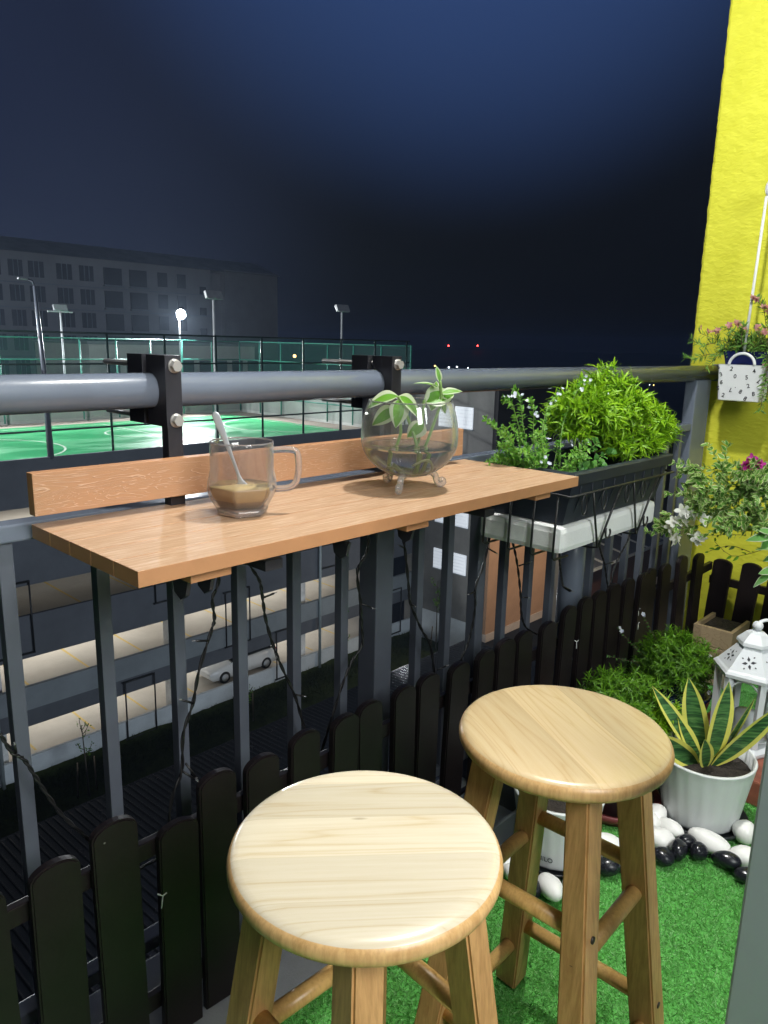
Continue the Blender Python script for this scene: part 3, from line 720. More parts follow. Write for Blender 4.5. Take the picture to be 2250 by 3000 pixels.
# ================================================================== STOOLS
def make_stool(seat_mat, label):
    t = thing('bar_stool', (0, 0, 0), label, 'bar stool', 'wooden bar stools at the table')
    H = 0.64; Rs = 0.158; prof = [(0.0, H-0.030), (Rs-0.020, H-0.030)]
    prof += [(Rs-0.0145+0.0145*math.sin(a), H-0.0155-0.0145*math.cos(a)) for a in np.linspace(0.25, math.pi-0.02, 9)]
    prof += [(Rs-0.026, H+0.0003), (Rs-0.06, H+0.0005), (0.0, H+0.0005)]
    b = B(); b.lathe(prof, (0, 0, 0), 72); me = b.mesh('seat'); o = link('seat', me, t, [seat_mat, 'seat_side'])
    for p in me.polygons: p.material_index = 0 if (p.normal.z > 0.72) else 1
    Rf, Rt, HL = 0.197, 0.106, 0.612
    legs = []
    for k in range(4):
        a = R(47)+k*math.pi/2; d = Vector((math.cos(a), math.sin(a), 0))
        F, T = d*Rf, d*Rt+Vector((0, 0, HL)); legs.append((F, T))
        b = B(); b.bar(F, T, 0.044, w1=0.035, tw=a+math.pi/4)
        bmesh.ops.bevel(b.bm, geom=list(b.bm.edges), offset=0.003, segments=2, affect='EDGES')
        lg = b.build('leg', 'leg', t, local=True)
        legs[k] = (F, T, lg)
    for k in range(4):
        A, Bq = legs[k], legs[(k+1) % 4]
        for hh in ((0.10, 0.36) if k % 2 == 0 else (0.145, 0.40)):
            p0 = A[0]+(A[1]-A[0])*(hh/HL); p1 = Bq[0]+(Bq[1]-Bq[0])*(hh/HL); u = (p1-p0).normalized(); w = (0.044-0.009*hh/HL)/2
            b = B(); b.tube([p0, p1], 0.0125, 16); b.build('rung', 'rung', t, local=True)
            for p, s_, lg in ((p0, -1, A[2]), (p1, 1, Bq[2])):
                q = p+u*(s_*(w+0.0015)); bb = B(); bb.tube([q-u*s_*0.004, q+u*s_*0.0008], 0.0055, 12); bb.build('plug', 'plug', lg, local=True)
    return t
st = make_stool('seat_honey', 'honey toned round wooden bar stool nearer the plants')
st.location = (0.941, 0.510, ZF)
st2 = copy_tree(st, (0.541, 0.532, ZF), R(-5), 'pale pine round bar stool nearest to the camera')
for ch in st2.children:
    if ch.name.startswith('seat'):
        ch.data = ch.data.copy(); ch.data.materials[0] = MT['seat_pale']

# ================================================================== MUG, BOWL on the table
MX, MY = 0.694, 0.974
t = thing('glass_mug', (MX, MY, ZT), 'clear glass mug half full of milky coffee on the bar table', 'mug')
hexm = lambda a, z: 1.0 if z > 0.088 else 1.0-(1-math.cos(math.pi/6)/math.cos(((a+0.3) % (math.pi/3))-math.pi/6))*-0.55*min(1.0, (0.088-z)/0.03) if z > 0.004 else 1.0
def hexr(a, z):
    k = min(1.0, max(0.0, (0.085-z)/0.03)); h = math.cos(math.pi/6)/math.cos(((a+0.35) % (math.pi/3))-math.pi/6)
    return 1.0*(1-k)+k*h*1.07
prof_o = [(0.034, 0.0), (0.037, 0.002), (0.039, 0.010), (0.050, 0.030), (0.0535, 0.042), (0.0525, 0.056), (0.0505, 0.075), (0.0500, 0.095), (0.0498, 0.114), (0.0490, 0.117)]
prof_i = [(0.0476, 0.1165), (0.0480, 0.095), (0.0484, 0.075), (0.0496, 0.056), (0.0496, 0.044), (0.0455, 0.031), (0.034, 0.014), (0.0, 0.013)]
b = B(); b.lathe(prof_o+prof_i, (MX, MY, ZT), 72, cap0=True, mod=hexr); b.build('mug_body', 'smoke', t)
hd = Vector((0.765-0.694, 0.921-0.974, 0)).normalized(); hp = []
for u, z in ((0.0475, 0.103), (0.062, 0.104), (0.078, 0.1035), (0.0865, 0.099), (0.089, 0.085), (0.0885, 0.066), (0.084, 0.050), (0.075, 0.043), (0.062, 0.041), (0.0525, 0.041)):
    hp.append(Vector((MX, MY, ZT+z))+hd*u)
b = B(); b.tube(spline(hp, 30), 0.0053, 12); b.build('mug_handle', 'thick_glass', t)
b = B(); b.tube([(MX+0.0488*math.cos(a), MY+0.0488*math.sin(a), ZT+0.1165) for a in np.linspace(0, 2*math.pi, 49)[:-1]], 0.0013, 8, closed=True); b.build('mug_rim', 'thick_glass', t)
b = B(); b.lathe([(0.0, 0.0008), (0.036, 0.0008), (0.0385, 0.004), (0.040, 0.0105), (0.034, 0.0128), (0.0, 0.0128)], (MX, MY, ZT), 48, mod=hexr); b.build('mug_base', 'thick_glass', t)
cof = [(0.0, 0.0142), (0.0335, 0.0145), (0.0462, 0.0315), (0.0502, 0.0440), (0.0505, 0.0475), (0.0, 0.0478)]
b = B(); b.lathe(cof, (MX, MY, ZT), 60, mod=hexr); me = b.mesh('coffee', wloc(t)); o = link('coffee', me, t, ['coffee', 'coffee_top'])
for p in me.polygons: p.material_index = 1 if p.normal.z > 0.8 else 0
sp = thing('teaspoon', (MX, MY, ZT), 'steel teaspoon leaning in the glass coffee mug', 'spoon')
p0 = Vector((0.699, 0.973, ZT+0.030)); p1 = Vector((0.661, 0.998, 1.190))
bm = bmesh.new(); ax = (p1-p0).normalized(); sx = Vector((0.72, -0.69, 0)); sx = (sx-ax*sx.dot(ax)).normalized(); nn = ax.cross(sx); rings = []
for u, w, th in ((0.0, 0.010, 0.001), (0.06, 0.018, 0.0014), (0.12, 0.0175, 0.0014), (0.18, 0.008, 0.0022), (0.25, 0.0052, 0.0026), (0.45, 0.0058, 0.0024), (0.65, 0.0085, 0.0020), (0.85, 0.0125, 0.0018), (0.95, 0.0125, 0.0017), (0.985, 0.009, 0.0016), (1.0, 0.003, 0.0014)):
    c = p0+(p1-p0)*u + nn*(0.004*math.sin(u*3.1))
    rings.append([bm.verts.new(c+sx*(w/2*math.cos(a))+nn*(th/2*math.sin(a))) for a in np.linspace(0, 2*math.pi, 13)[:-1]])
for i in range(len(rings)-1):
    for k in range(12): bm.faces.new((rings[i][k], rings[i][(k+1) % 12], rings[i+1][(k+1) % 12], rings[i+1][k])).smooth = True
bm.faces.new(rings[0][::-1]); bm.faces.new(rings[-1]); bmesh.ops.recalc_face_normals(bm, faces=bm.faces)
for v in bm.verts: v.co -= Vector((MX, MY, ZT))
me = bpy.data.meshes.new('spoon_body'); bm.to_mesh(me); bm.free(); link('spoon_body', me, sp, ['spoon'])

BX, BY, BZ = 1.060, 0.947, ZT
t = thing('glass_bowl', (BX, BY, BZ), 'round clear glass bowl on three curled feet, half full of water', 'bowl')
def bowl_r(z):   # z above the table
    zc, rz_, rx = 0.0975, 0.074, 0.0925
    return rx*math.sqrt(max(0.0, 1-((z-zc)/rz_)**2)) if z < zc else rx*math.sqrt(max(0.0, 1-((z-zc)/0.135)**2))
zs = list(np.concatenate([0.0245+0.0735*(1-np.cos(np.linspace(0.14, math.pi/2, 14))), np.linspace(0.102, 0.167, 10)]))
po = [(bowl_r(z), z) for z in zs]; pi_ = [(max(r_-0.0022, 0.0), z+0.0012) for r_, z in reversed(po)]
b = B(); b.lathe([(0.0, zs[0])]+po+[(po[-1][0]-0.001, 0.1685)]+pi_+[(0.0, zs[0]+0.0025)], (BX, BY, BZ), 72); b.build('bowl_body', 'clear', t)
WZ = 0.084
b = B(); b.tube([(BX+(po[-1][0]-0.001)*math.cos(a), BY+(po[-1][0]-0.001)*math.sin(a), BZ+0.168) for a in np.linspace(0, 2*math.pi, 65)[:-1]], 0.0013, 8, closed=True); b.build('bowl_rim', 'thick_glass', t)
pw = [(max(bowl_r(z)-0.0012, 0), z+0.0012) for z in np.linspace(zs[0]+0.0004, WZ-0.0014, 14)]
b = B(); b.lathe([(0.0, pw[0][1])]+pw+[(pw[-1][0]-0.001, WZ+0.0006), (pw[-1][0]-0.006, WZ), (0.0, WZ)], (BX, BY, BZ), 64); b.build('water', 'water', t)
for fx, fy in ((1.003, 0.918), (1.070, 1.004), (1.109, 0.922)):
    d = Vector((fx-BX, fy-BY, 0)).normalized(); c = Vector((BX, BY, BZ)); path = []; rr = []
    for u, z in ((0.034, 0.030), (0.047, 0.031), (0.056, 0.024), (0.059, 0.014), (0.064, 0.0065), (0.071, 0.0062), (0.0745, 0.011), (0.0715, 0.016), (0.0670, 0.0145), (0.0672, 0.0105)): path.append(c+d*u+Vector((0, 0, z)))
    b = B(); b.tube(spline(path, 30), [0.0068-0.0022*i/29 for i in range(30)], 10); b.build('curled_foot', 'foot_glass', t)
# variegated cutting in the bowl
pl = thing('pothos_cutting', (BX, BY, BZ+0.03), 'variegated pothos cutting growing in the glass bowl', 'plant')
stems = [[(0.0, 0.0, 0.032), (-0.02, 0.02, 0.06), (-0.012, 0.012, 0.11), (-0.022, 0.014, 0.152)],
         [(0.006, 0.0, 0.032), (0.012, -0.008, 0.08), (0.0, 0.006, 0.135), (-0.018, 0.015, 0.176)],
         [(0.01, 0.0, 0.032), (0.022, -0.02, 0.08), (0.036, -0.03, 0.13), (0.046, -0.036, 0.17), (0.043, -0.034, 0.205)],
         [(0.0, 0.01, 0.033), (0.03, 0.01, 0.07), (0.02, -0.012, 0.12), (0.018, -0.018, 0.17)],
         [(-0.01, 0.0, 0.033), (-0.04, 0.035, 0.06), (-0.052, 0.05, 0.078)]]
for sp_ in stems:
    P = spline(sp_, 20)+np.array([BX, BY, BZ]); b = B(); b.tube(P, [0.0030]*20, 8); b.build('stem', 'stem_green', pl)
b = B()
for k in range(3):
    a0 = k*2.0; P = [(BX+0.035*math.cos(a0+u)*(1-0.02*k), BY+0.035*math.sin(a0+u), BZ+0.036+0.012*k+0.010*math.sin(2*u)) for u in np.linspace(0, 3.6, 24)]
    b.tube(P, 0.0020, 6)
b.build('root', 'pothos_w', pl)
Rv = np.array([0.69, -0.72, 0.0]); Fv = np.array([0.72, 0.69, 0.0])   # along and into the picture, for leaf facing
def big_leaf(p, d, nrm, L, W, parent, mats, edge, bend=0.3, fold=0.2, prof=(0.95, 1.0, 0.62)):
    o = leaves('leaf', [p], [d], [nrm], L, W, mats, parent, bend, fold, prof, edge, kind=None)
    m = o.modifiers.new('smooth', 'SUBSURF'); m.levels = 2; m.render_levels = 2
    return o
O = np.array([BX, BY, BZ])
for p, d, L, W, n_ in (((-0.018, 0.015, 0.176), (-0.75, 0.7, -0.10), 0.060, 0.040, (0.2, -0.6, 0.8)), ((-0.018, 0.015, 0.176), (0.55, -0.35, -0.35), 0.062, 0.036, (0.1, -0.8, 0.6)), ((-0.02, 0.014, 0.170), (-0.2, -0.3, -0.8), 0.048, 0.034, (-0.3, -0.9, 0.2)),
                       ((-0.022, 0.014, 0.152), (-0.6, 0.5, -0.35), 0.052, 0.030, (0.1, -0.75, 0.65)), ((0.018, -0.018, 0.13), (-0.3, 0.2, -0.45), 0.040, 0.030, (-0.2, -0.9, 0.3)),
                       ((0.018, -0.018, 0.168), (0.75, -0.55, 0.35), 0.060, 0.036, (-0.2, -0.75, 0.6)), ((0.03, -0.026, 0.15), (0.2, -0.1, 0.8), 0.055, 0.030, (-0.5, -0.8, 0.1)),
                       ((0.043, -0.034, 0.192), (-0.62, 0.58, 0.45), 0.046, 0.016, (0.3, -0.5, 0.8)), ((0.043, -0.034, 0.203), (-0.1, 0.12, 1.0), 0.030, 0.010, (-0.5, -0.8, 0.1)), ((0.045, -0.036, 0.182), (0.72, -0.6, 0.35), 0.040, 0.015, (-0.2, -0.6, 0.8)), ((0.044, -0.035, 0.178), (0.3, -0.3, -0.9), 0.035, 0.016, (-0.5, -0.8, 0.2))):
    big_leaf(O+np.array(p), d, n_, L*1.05, W*1.30, pl, ['pothos_g', 'pothos_w'], 0.42, 0.35, 0.25)

# ================================================================== RAILING PLANTER with its foam tray and wire rack
pt = thing('railing_planter', (1.79, 0.975, 0.90), 'long black plastic planter box hanging beside the bar table', 'planter')
x0, x1, y0, y1, zr = 1.515, 2.045, 0.845, 1.105, 1.019
def frust(bb, a, z0, c, z1):
    lo = [bb.bm.verts.new(p) for p in ((a[0], a[2], z0), (a[1], a[2], z0), (a[1], a[3], z0), (a[0], a[3], z0))]
    hi = [bb.bm.verts.new(p) for p in ((c[0], c[2], z1), (c[1], c[2], z1), (c[1], c[3], z1), (c[0], c[3], z1))]
    for k in range(4): bb._set([bb.bm.faces.new((lo[k], lo[(k+1) % 4], hi[(k+1) % 4], hi[k]))])
    return lo, hi
b = B()
ob = (x0+0.012, x1-0.03, y0+0.03, y1-0.03); ot = (x0+0.008, x1-0.008, y0+0.010, y1-0.010)
lo, hi = frust(b, ob, 0.893, ot, zr-0.026); b.bm.faces.new(lo[::-1])
r0 = (x0, x1, y0, y1); frust(b, (x0+0.002, x1-0.002, y0+0.002, y1-0.002), zr-0.028, r0, zr-0.004)
frust(b, r0, zr-0.004, (x0+0.004, x1-0.004, y0+0.004, y1-0.004), zr); q = (x0+0.018, x1-0.018, y0+0.018, y1-0.018)
frust(b, (x0+0.004, x1-0.004, y0+0.004, y1-0.004), zr, q, zr); frust(b, (q[0]+0.008, q[1]-0.008, q[2]+0.008, q[3]-0.008), 0.93, q, zr)
frust(b, ot, zr-0.026, (x0+0.002, x1-0.002, y0+0.002, y1-0.002), zr-0.028)
b.build('planter_box', 'black_plastic', pt)
b = B()
for k in range(9):   # raised motif ribs on the front face
    xx = x0+0.05+k*0.055; b.tube([(xx, y0+0.0235+0.005, 0.91), (xx+0.004, y0+0.015, 0.955), (xx, y0+0.011, 0.985)], 0.0016, 6)
b.build('front_relief', 'black_plastic', pt)
b = B(); b.span((q[0]+0.006, q[1]-0.006, 0), (q[0]+0.007, 0, 0)) if False else None
b.span((q[0]+0.005, q[2]+0.005, 0.955), (q[1]-0.005, q[3]-0.005, 0.972)); b.build('soil', 'soil', pt)
fm = B(); fm.span((1.50, 0.862, 0.826), (2.005, 1.095, 0.890), bev=0.014)
single('foam_tray', fm, 'foam', (1.75, 0.98, 0.826), 'white polystyrene tray under the black railing planter', 'tray')
rk = thing('wire_rack', (1.78, 0.97, 0.82), 'black wire rack with curled hooks holding the railing planter', 'wire rack')
w = 0.0029; yf, zt_, zb = 0.842, 0.968, 0.818
b = B()
b.tube([(1.505, 1.12, 0.98), (1.500, 1.10, 0.975), (1.497, 0.85, zt_), (1.50, yf, zt_), (2.05, yf, zt_), (2.056, 0.85, zt_), (2.056, 1.12, 0.98)], w, 8)
b.build('top_bar', 'black_wire', rk)
def vee(xa):   # front V with curled ends
    b = B(); b.tube([(xa, yf, zt_), (xa+0.030, yf+0.006, 0.90), (xa+0.066, yf+0.012, zb), (xa+0.066, yf+0.03, zb-0.004), (xa+0.066, 1.11, zb-0.004)], w, 8)
    b.tube([(xa+0.145, yf, zt_), (xa+0.110, yf+0.006, 0.90), (xa+0.070, yf+0.012, zb)], w, 8)
    P = [(xa+0.088, yf+0.004, 0.865)]+[(xa+0.100+0.012*math.cos(a), yf+0.004, 0.850+0.012*math.sin(a)) for a in np.linspace(math.pi*0.9, math.pi*2.25, 12)]
    b.tube(P, w*0.9, 8); b.build('front_vee', 'black_wire', rk)
for xa in (1.60, 1.81): vee(xa)
for yy in (1.075, 1.0, 0.935, 0.875):
    b = B(); b.tube([(1.499, yy, 0.970), (1.494, yy, 0.90), (1.492, yy, zb), (1.50, yy, zb-0.005), (1.56, yy, zb-0.005)], w, 8); b.build('side_wire', 'black_wire', rk)
for yy in (1.05, 0.96, 0.89):
    b = B(); b.tube([(2.057, yy, 0.970), (2.055, yy, 0.90), (2.050, yy, zb), (2.0, yy, zb-0.005)], w, 8); b.build('side_wire', 'black_wire', rk)
for xa in (1.56, 1.655, 1.775, 1.865):
    P = [(xa, yf-0.001, 0.918)]+[(xa+s_*0.011*math.sin(a), yf-0.001, 0.918+0.024*(1-math.cos(a))/1.0) for s_, a in [(1, u) for u in np.linspace(0.3, math.pi, 8)]+[(-1, u) for u in np.linspace(math.pi, 0.3, 8)]]
    b = B(); b.tube(P, w*0.7, 6, closed=True); b.build('leaf_ornament', 'black_wire', rk)

# ---- plants in the railing planter
def mound(name, center, rad, n_sprig, n_leaf, L, Wd, mat, parent, gscale=1.0, upw=0.35, zmin=-0.5, peaks=()):
    """a dome of sprigs with fans of narrow leaves"""
    P, D, N, Ls, T = [], [], [], [], []
    c = np.array(center); r3 = np.array(rad)
    for i in range(n_sprig):
        d = rdir(1, 0.15)[0]
        if d[2] < zmin: d[2] = -d[2]*0.3
        k = rng.uniform(0.45, 1.0)**0.6
        tip = c+d*r3*k
        for pc, pr_, ph in peaks:
            h = math.hypot(tip[0]-pc[0], tip[1]-pc[1])
            if h < pr_ and d[2] > 0: tip = tip+np.array([0, 0, ph*(1-h/pr_)*k])
        ax = norm((d*np.array([1, 1, 0.8])+np.array([0, 0, upw])+rng.normal(size=3)*0.3)[None])[0]
        base = tip-ax*L*1.5
        m = rng.integers(n_leaf-3, n_leaf+4)
        for j in range(m):
            u = (j+0.5)/m; a = j*2.4+rng.uniform(0, 1)
            o1 = np.cross(ax, [0.3, 0.5, 0.8]); o1 /= np.linalg.norm(o1); o2 = np.cross(ax, o1)
            out = o1*math.cos(a)+o2*math.sin(a)
            ld = ax*(0.35+0.9*u)+out*(1.0-0.45*u)+rng.normal(size=3)*0.2
            P.append(base+ax*L*1.5*u); D.append(ld); N.append(ax-out*0.3+rng.normal(size=3)*0.35+np.array([0, 0, 0.4])); Ls.append(L*rng.uniform(0.5, 1.35)); T.append(0.2+0.55*k*u+rng.uniform(-0.2, 0.3))
    return leaves(name, P, D, N, np.array(Ls), Wd*rng.uniform(0.7, 1.2, len(P)), mat, parent, 0.6, 0.25, (0.85, 1.0, 0.6), tint=np.array(T))
ar = thing('leafy_shrub', (1.92, 0.99, 0.972), 'big bright lime green feathery shrub in the railing planter', 'plant')
for c_, r_, n_, pk_ in (((1.90, 0.985, 1.13), (0.125, 0.12, 0.10), 300, (((1.895, 0.985), 0.09, 0.035),)), ((2.06, 0.99, 1.085), (0.135, 0.12, 0.085), 260, ()), ((1.78, 0.985, 1.125), (0.095, 0.10, 0.085), 170, ()), ((2.17, 0.995, 1.06), (0.09, 0.10, 0.065), 110, ()), ((1.95, 0.92, 1.06), (0.15, 0.07, 0.06), 170, ())):
    mound('foliage', c_, r_, int(n_*1.35), 16, 0.027, 0.0050, 'lime', ar, zmin=-0.6, peaks=pk_)
b = B()
for k in range(14):
    a = rnd.uniform(0, 6.28); b.tube(spline([(1.93+0.1*math.cos(a)*0.5, 0.985+0.05*math.sin(a), 0.965), (1.93+0.1*math.cos(a), 0.985+0.07*math.sin(a), 1.03), (1.93+0.15*math.cos(a), 0.985+0.1*math.sin(a), 1.10)], 8), 0.0028, 6)
b.build('stems', 'stem_brown', ar)
def sprays(branches, name, parent, mat, L, Wd, step, stem_r=0.0016, stem_mat='stem_green', edge=0.0, jitter=0.35, double=True, bend=0.25, fold=0.2, size_fall=0.3, prof=(0.85, 1.0, 0.6)):
    """leaves set along curved branches; stems joined in one part"""
    P, D, N, Ls = [], [], [], []; sb = B()
    for pts in branches:
        Q = spline(pts, max(8, int(sum(np.linalg.norm(np.diff(np.array(pts), axis=0), axis=1))/step)))
        sb.tube(Q, [stem_r*(1-0.5*i/len(Q)) for i in range(len(Q))], 5)
        for i in range(1, len(Q)):
            ax = Q[i]-Q[i-1]; ax = ax/max(np.linalg.norm(ax), 1e-9); u = i/len(Q)
            for s_ in range(3 if double else 1):
                out = rdir(1)[0]; out = out-ax*out.dot(ax); out /= max(np.linalg.norm(out), 1e-6)
                P.append(Q[i]); D.append(ax*0.55+out+np.array([0, 0, 0.15])+rng.normal(size=3)*jitter*0.4); N.append(np.array([-0.25, -0.45, 0.75])+rng.normal(size=3)*jitter); Ls.append(L*(1-size_fall*u)*rng.uniform(0.6, 1.2))
    Ls = np.array(Ls)
    o = leaves(name, P, D, N, Ls, Ls*Wd, mat, parent, bend, fold, prof, edge)
    sb.build('stems', stem_mat, parent); return o
cu = thing('flowering_bush', (1.58, 0.98, 0.972), 'small leaved bush with tiny pale lilac flowers at the near planter end', 'plant')
br = []
for i in range(46):
    a = rng.uniform(0, 6.28); l = rng.uniform(0.06, 0.15); tx = -0.35+0.8*math.cos(a)
    b0 = (1.60+0.05*math.cos(a), 0.975+0.05*math.sin(a), 0.965); e1 = (b0[0]+l*tx*0.9, b0[1]+l*0.5*math.sin(a)*0.9, 0.985+l*rng.uniform(0.35, 1.15))
    br.append([b0, ((b0[0]+e1[0])/2+0.005, (b0[1]+e1[1])/2, (b0[2]+e1[2])/2+0.025), e1])
br += [[(1.57, 0.98, 0.97), (1.50, 0.985, 1.09), (1.455, 0.985, 1.165), (1.412, 0.98, 1.185)], [(1.57, 0.98, 0.97), (1.51, 0.985, 1.10), (1.475, 0.98, 1.18), (1.448, 0.98, 1.205)], [(1.57, 0.97, 0.97), (1.50, 0.975, 1.03), (1.45, 0.98, 1.085), (1.415, 0.98, 1.12)],
       [(1.60, 0.97, 0.97), (1.58, 0.98, 1.09), (1.60, 0.98, 1.16), (1.645, 0.98, 1.19)], [(1.66, 0.97, 0.97), (1.68, 0.985, 1.10), (1.72, 0.98, 1.18), (1.765, 0.98, 1.225)], [(1.58, 0.97, 0.97), (1.53, 0.97, 1.08), (1.52, 0.97, 1.15), (1.50, 0.97, 1.18)]]
sprays(br, 'foliage', cu, 'cuphea', 0.017, 0.40, 0.0075, 0.0013)
sprays([[(1.66, 0.93, 0.97), (1.65, 0.90, 1.00), (1.62, 0.88, 1.02)], [(1.67, 0.93, 0.97), (1.68, 0.89, 1.01), (1.69, 0.875, 1.025)], [(1.67, 0.94, 0.97), (1.70, 0.90, 1.02), (1.735, 0.88, 1.05)], [(1.64, 0.93, 0.97), (1.60, 0.90, 0.995), (1.585, 0.875, 1.005)], [(1.67, 0.95, 0.97), (1.69, 0.92, 1.04), (1.71, 0.9, 1.07)]], 'round_leaves', cu, 'roundleaf', 0.026, 0.78, 0.014, 0.0014)
def blossoms(name, pts, petal, Wd, mat, parent, k=5, spread=1.0):
    P, D, N = [], [], []
    for p in pts:
        ax = norm((np.array([-0.4, -0.6, 0.5])+rng.normal(size=3)*0.5)[None])[0]; o1 = np.cross(ax, [0.1, 0.2, 0.9]); o1 /= np.linalg.norm(o1); o2 = np.cross(ax, o1)
        for j in range(k):
            a = 6.283*j/k; out = o1*math.cos(a)+o2*math.sin(a); P.append(np.array(p)); D.append(out*spread+ax*0.35); N.append(ax)
    return leaves(name, P, D, N, petal, petal*Wd, mat, parent, 0.1, 0.1, (0.9, 1.0, 0.8))
fl = []
for c in ((1.412, 0.975, 1.185), (1.425, 0.97, 1.18), (1.445, 0.975, 1.195), (1.47, 0.97, 1.19), (1.49, 0.97, 1.175), (1.51, 0.965, 1.155), (1.52, 0.96, 1.14), (1.58, 0.95, 1.20), (1.64, 0.97, 1.192), (1.60, 0.97, 1.175), (1.72, 0.96, 1.21), (1.75, 0.97, 1.225), (1.765, 0.965, 1.215), (1.70, 0.96, 1.20), (1.50, 0.93, 1.04), (1.52, 0.92, 1.035), (1.66, 0.9, 1.07), (1.61, 0.91, 1.075), (1.545, 0.94, 1.09), (1.80, 0.93, 1.17)):
    for _ in range(2): fl.append(np.array(c)+rng.normal(size=3)*0.006)
blossoms('flowers', fl, 0.0048, 0.8, 'petal_lilac', cu)

# ================================================================== HANGING POTS and BOUGAINVILLEA by the yellow wall
hp_ = thing('hanging_planter', (3.02, 0.93, 1.22), 'dark blue box planter hung on the yellow wall by a white rod', 'hanging planter')
b = B(); lo, hi = frust(b, (2.985, 3.105, 0.70, 1.062), 1.205, (2.965, 3.12, 0.68, 1.078), 1.30); b.bm.faces.new(lo[::-1]); frust(b, (2.98, 3.105, 0.695, 1.063), 1.22, (2.972, 3.113, 0.687, 1.071), 1.30); frust(b, (2.972, 3.113, 0.687, 1.071), 1.30, (2.965, 3.12, 0.68, 1.078), 1.30); b.build('planter_box', 'blue', hp_)
b = B(); b.span((2.99, 0.71, 1.23), (3.095, 1.05, 1.285)); b.build('soil', 'soil', hp_)
b = B(); b.tube([(2.965, 1.004, 1.292), (2.96, 0.998, 1.50), (2.96, 0.992, 1.835)], 0.0052, 10); b.build('hanging_rod', 'white_plastic', hp_)
b = B(); b.ball((2.965, 0.981, 1.862), 0.021, 14, (0.7, 1, 1.5)); b.tube([(2.965, 0.985, 1.865), (3.05, 0.985, 1.88), (3.128, 0.985, 1.88)], 0.008, 10); b.build('wall_hook', 'white_plastic', hp_)
nf = thing('flowering_plant', (3.03, 0.93, 1.285), 'narrow leaved plant with dusty pink flowers in the dark blue planter', 'plant')
br = [[(3.0, 1.04, 1.285), (2.98, 1.07, 1.33), (2.96, 1.12, 1.345), (2.95, 1.17, 1.365)], [(3.0, 1.04, 1.285), (2.97, 1.08, 1.30), (2.95, 1.10, 1.27), (2.945, 1.125, 1.238)], [(3.0, 1.04, 1.285), (2.96, 1.11, 1.325), (2.95, 1.155, 1.318), (2.95, 1.20, 1.343)], [(2.98, 1.07, 1.29), (2.95, 1.13, 1.285), (2.95, 1.17, 1.27), (2.95, 1.215, 1.268)], [(2.98, 1.05, 1.29), (2.955, 1.10, 1.33), (2.95, 1.10, 1.378)]]
for i in range(62):
    y = rng.uniform(0.72, 1.07); br.append([(rng.uniform(2.98, 3.06), y, 1.285), (rng.uniform(2.95, 3.04), y+rng.normal()*0.02, 1.325), (rng.uniform(2.93, 3.05), y+rng.normal()*0.04, rng.uniform(1.345, 1.40))])
br += [[(3.0, 0.95, 1.29), (2.97, 0.94, 1.38), (2.96, 0.955, 1.45), (2.955, 0.985, 1.487)], [(3.0, 0.93, 1.29), (2.96, 0.91, 1.39), (2.95, 0.93, 1.44)], [(2.97, 0.93, 1.29), (2.93, 0.905, 1.25), (2.92, 0.905, 1.16), (2.92, 0.908, 1.09)], [(2.97, 0.90, 1.29), (2.93, 0.89, 1.24), (2.92, 0.89, 1.19), (2.92, 0.893, 1.13)]]
sprays(br, 'foliage', nf, 'narrow', 0.036, 0.17, 0.0085, 0.0015, 'stem_brown', prof=(0.9, 1, 0.7), bend=0.15)
fl = []
for c in ((2.945, 1.174, 1.381), (2.945, 1.10, 1.377), (2.945, 1.038, 1.402), (2.945, 1.028, 1.398), (2.945, 0.988, 1.488), (2.945, 0.983, 1.482), (2.945, 0.95, 1.455), (2.945, 0.935, 1.455), (2.945, 0.965, 1.386), (2.945, 0.94, 1.365), (2.945, 0.92, 1.375), (2.945, 1.0, 1.375), (2.945, 0.905, 1.25), (2.945, 0.915, 1.242), (2.945, 1.06, 1.385), (2.945, 1.13, 1.37), (2.945, 0.955, 1.37)):
    for _ in range(2): fl.append(np.array(c)+rng.normal(size=3)*0.005)
blossoms('flowers', fl, 0.014, 0.55, 'dusty_pink', nf)
bs = thing('number_basket', (2.935, 0.995, 1.12), 'white plastic hanging basket printed with black numbers', 'basket')
def rrect(hw, hh, z, cx, cy, r_, n=5):
    pts = []
    for sx, sy, a0 in ((1, 1, 0), (-1, 1, 90), (-1, -1, 180), (1, -1, 270)):
        for k in range(n+1):
            a = R(a0+90*k/n); pts.append((cx+sx*(hw-r_)+r_*math.cos(a), cy+sy*(hh-r_)+r_*math.sin(a), z))
    return pts
b = B(); rg = []
for hw, hh, z in ((0.036, 0.072, 1.118), (0.041, 0.0735, 1.121), (0.044, 0.0845, 1.250), (0.0455, 0.086, 1.252), (0.042, 0.082, 1.252), (0.039, 0.070, 1.124)):
    rg.append([b.bm.verts.new(p) for p in rrect(hw, hh, z, 2.975, 0.997, 0.010)])
for i in range(len(rg)-1):
    for k in range(len(rg[0])): b.bm.faces.new((rg[i][k], rg[i][(k+1) % len(rg[0])], rg[i+1][(k+1) % len(rg[0])], rg[i+1][k]))
b.bm.faces.new(rg[0][::-1]); b.bm.faces.new(rg[-1]); b.build('basket_body', 'white_plastic', bs)
b = B(); P = [(2.933, 0.996+0.045*math.cos(a), 1.249+0.043*math.sin(a)) for a in np.linspace(0, math.pi, 20)]; b.tube(P, 0.0055, 8); b.build('basket_handle', 'white_plastic', bs)
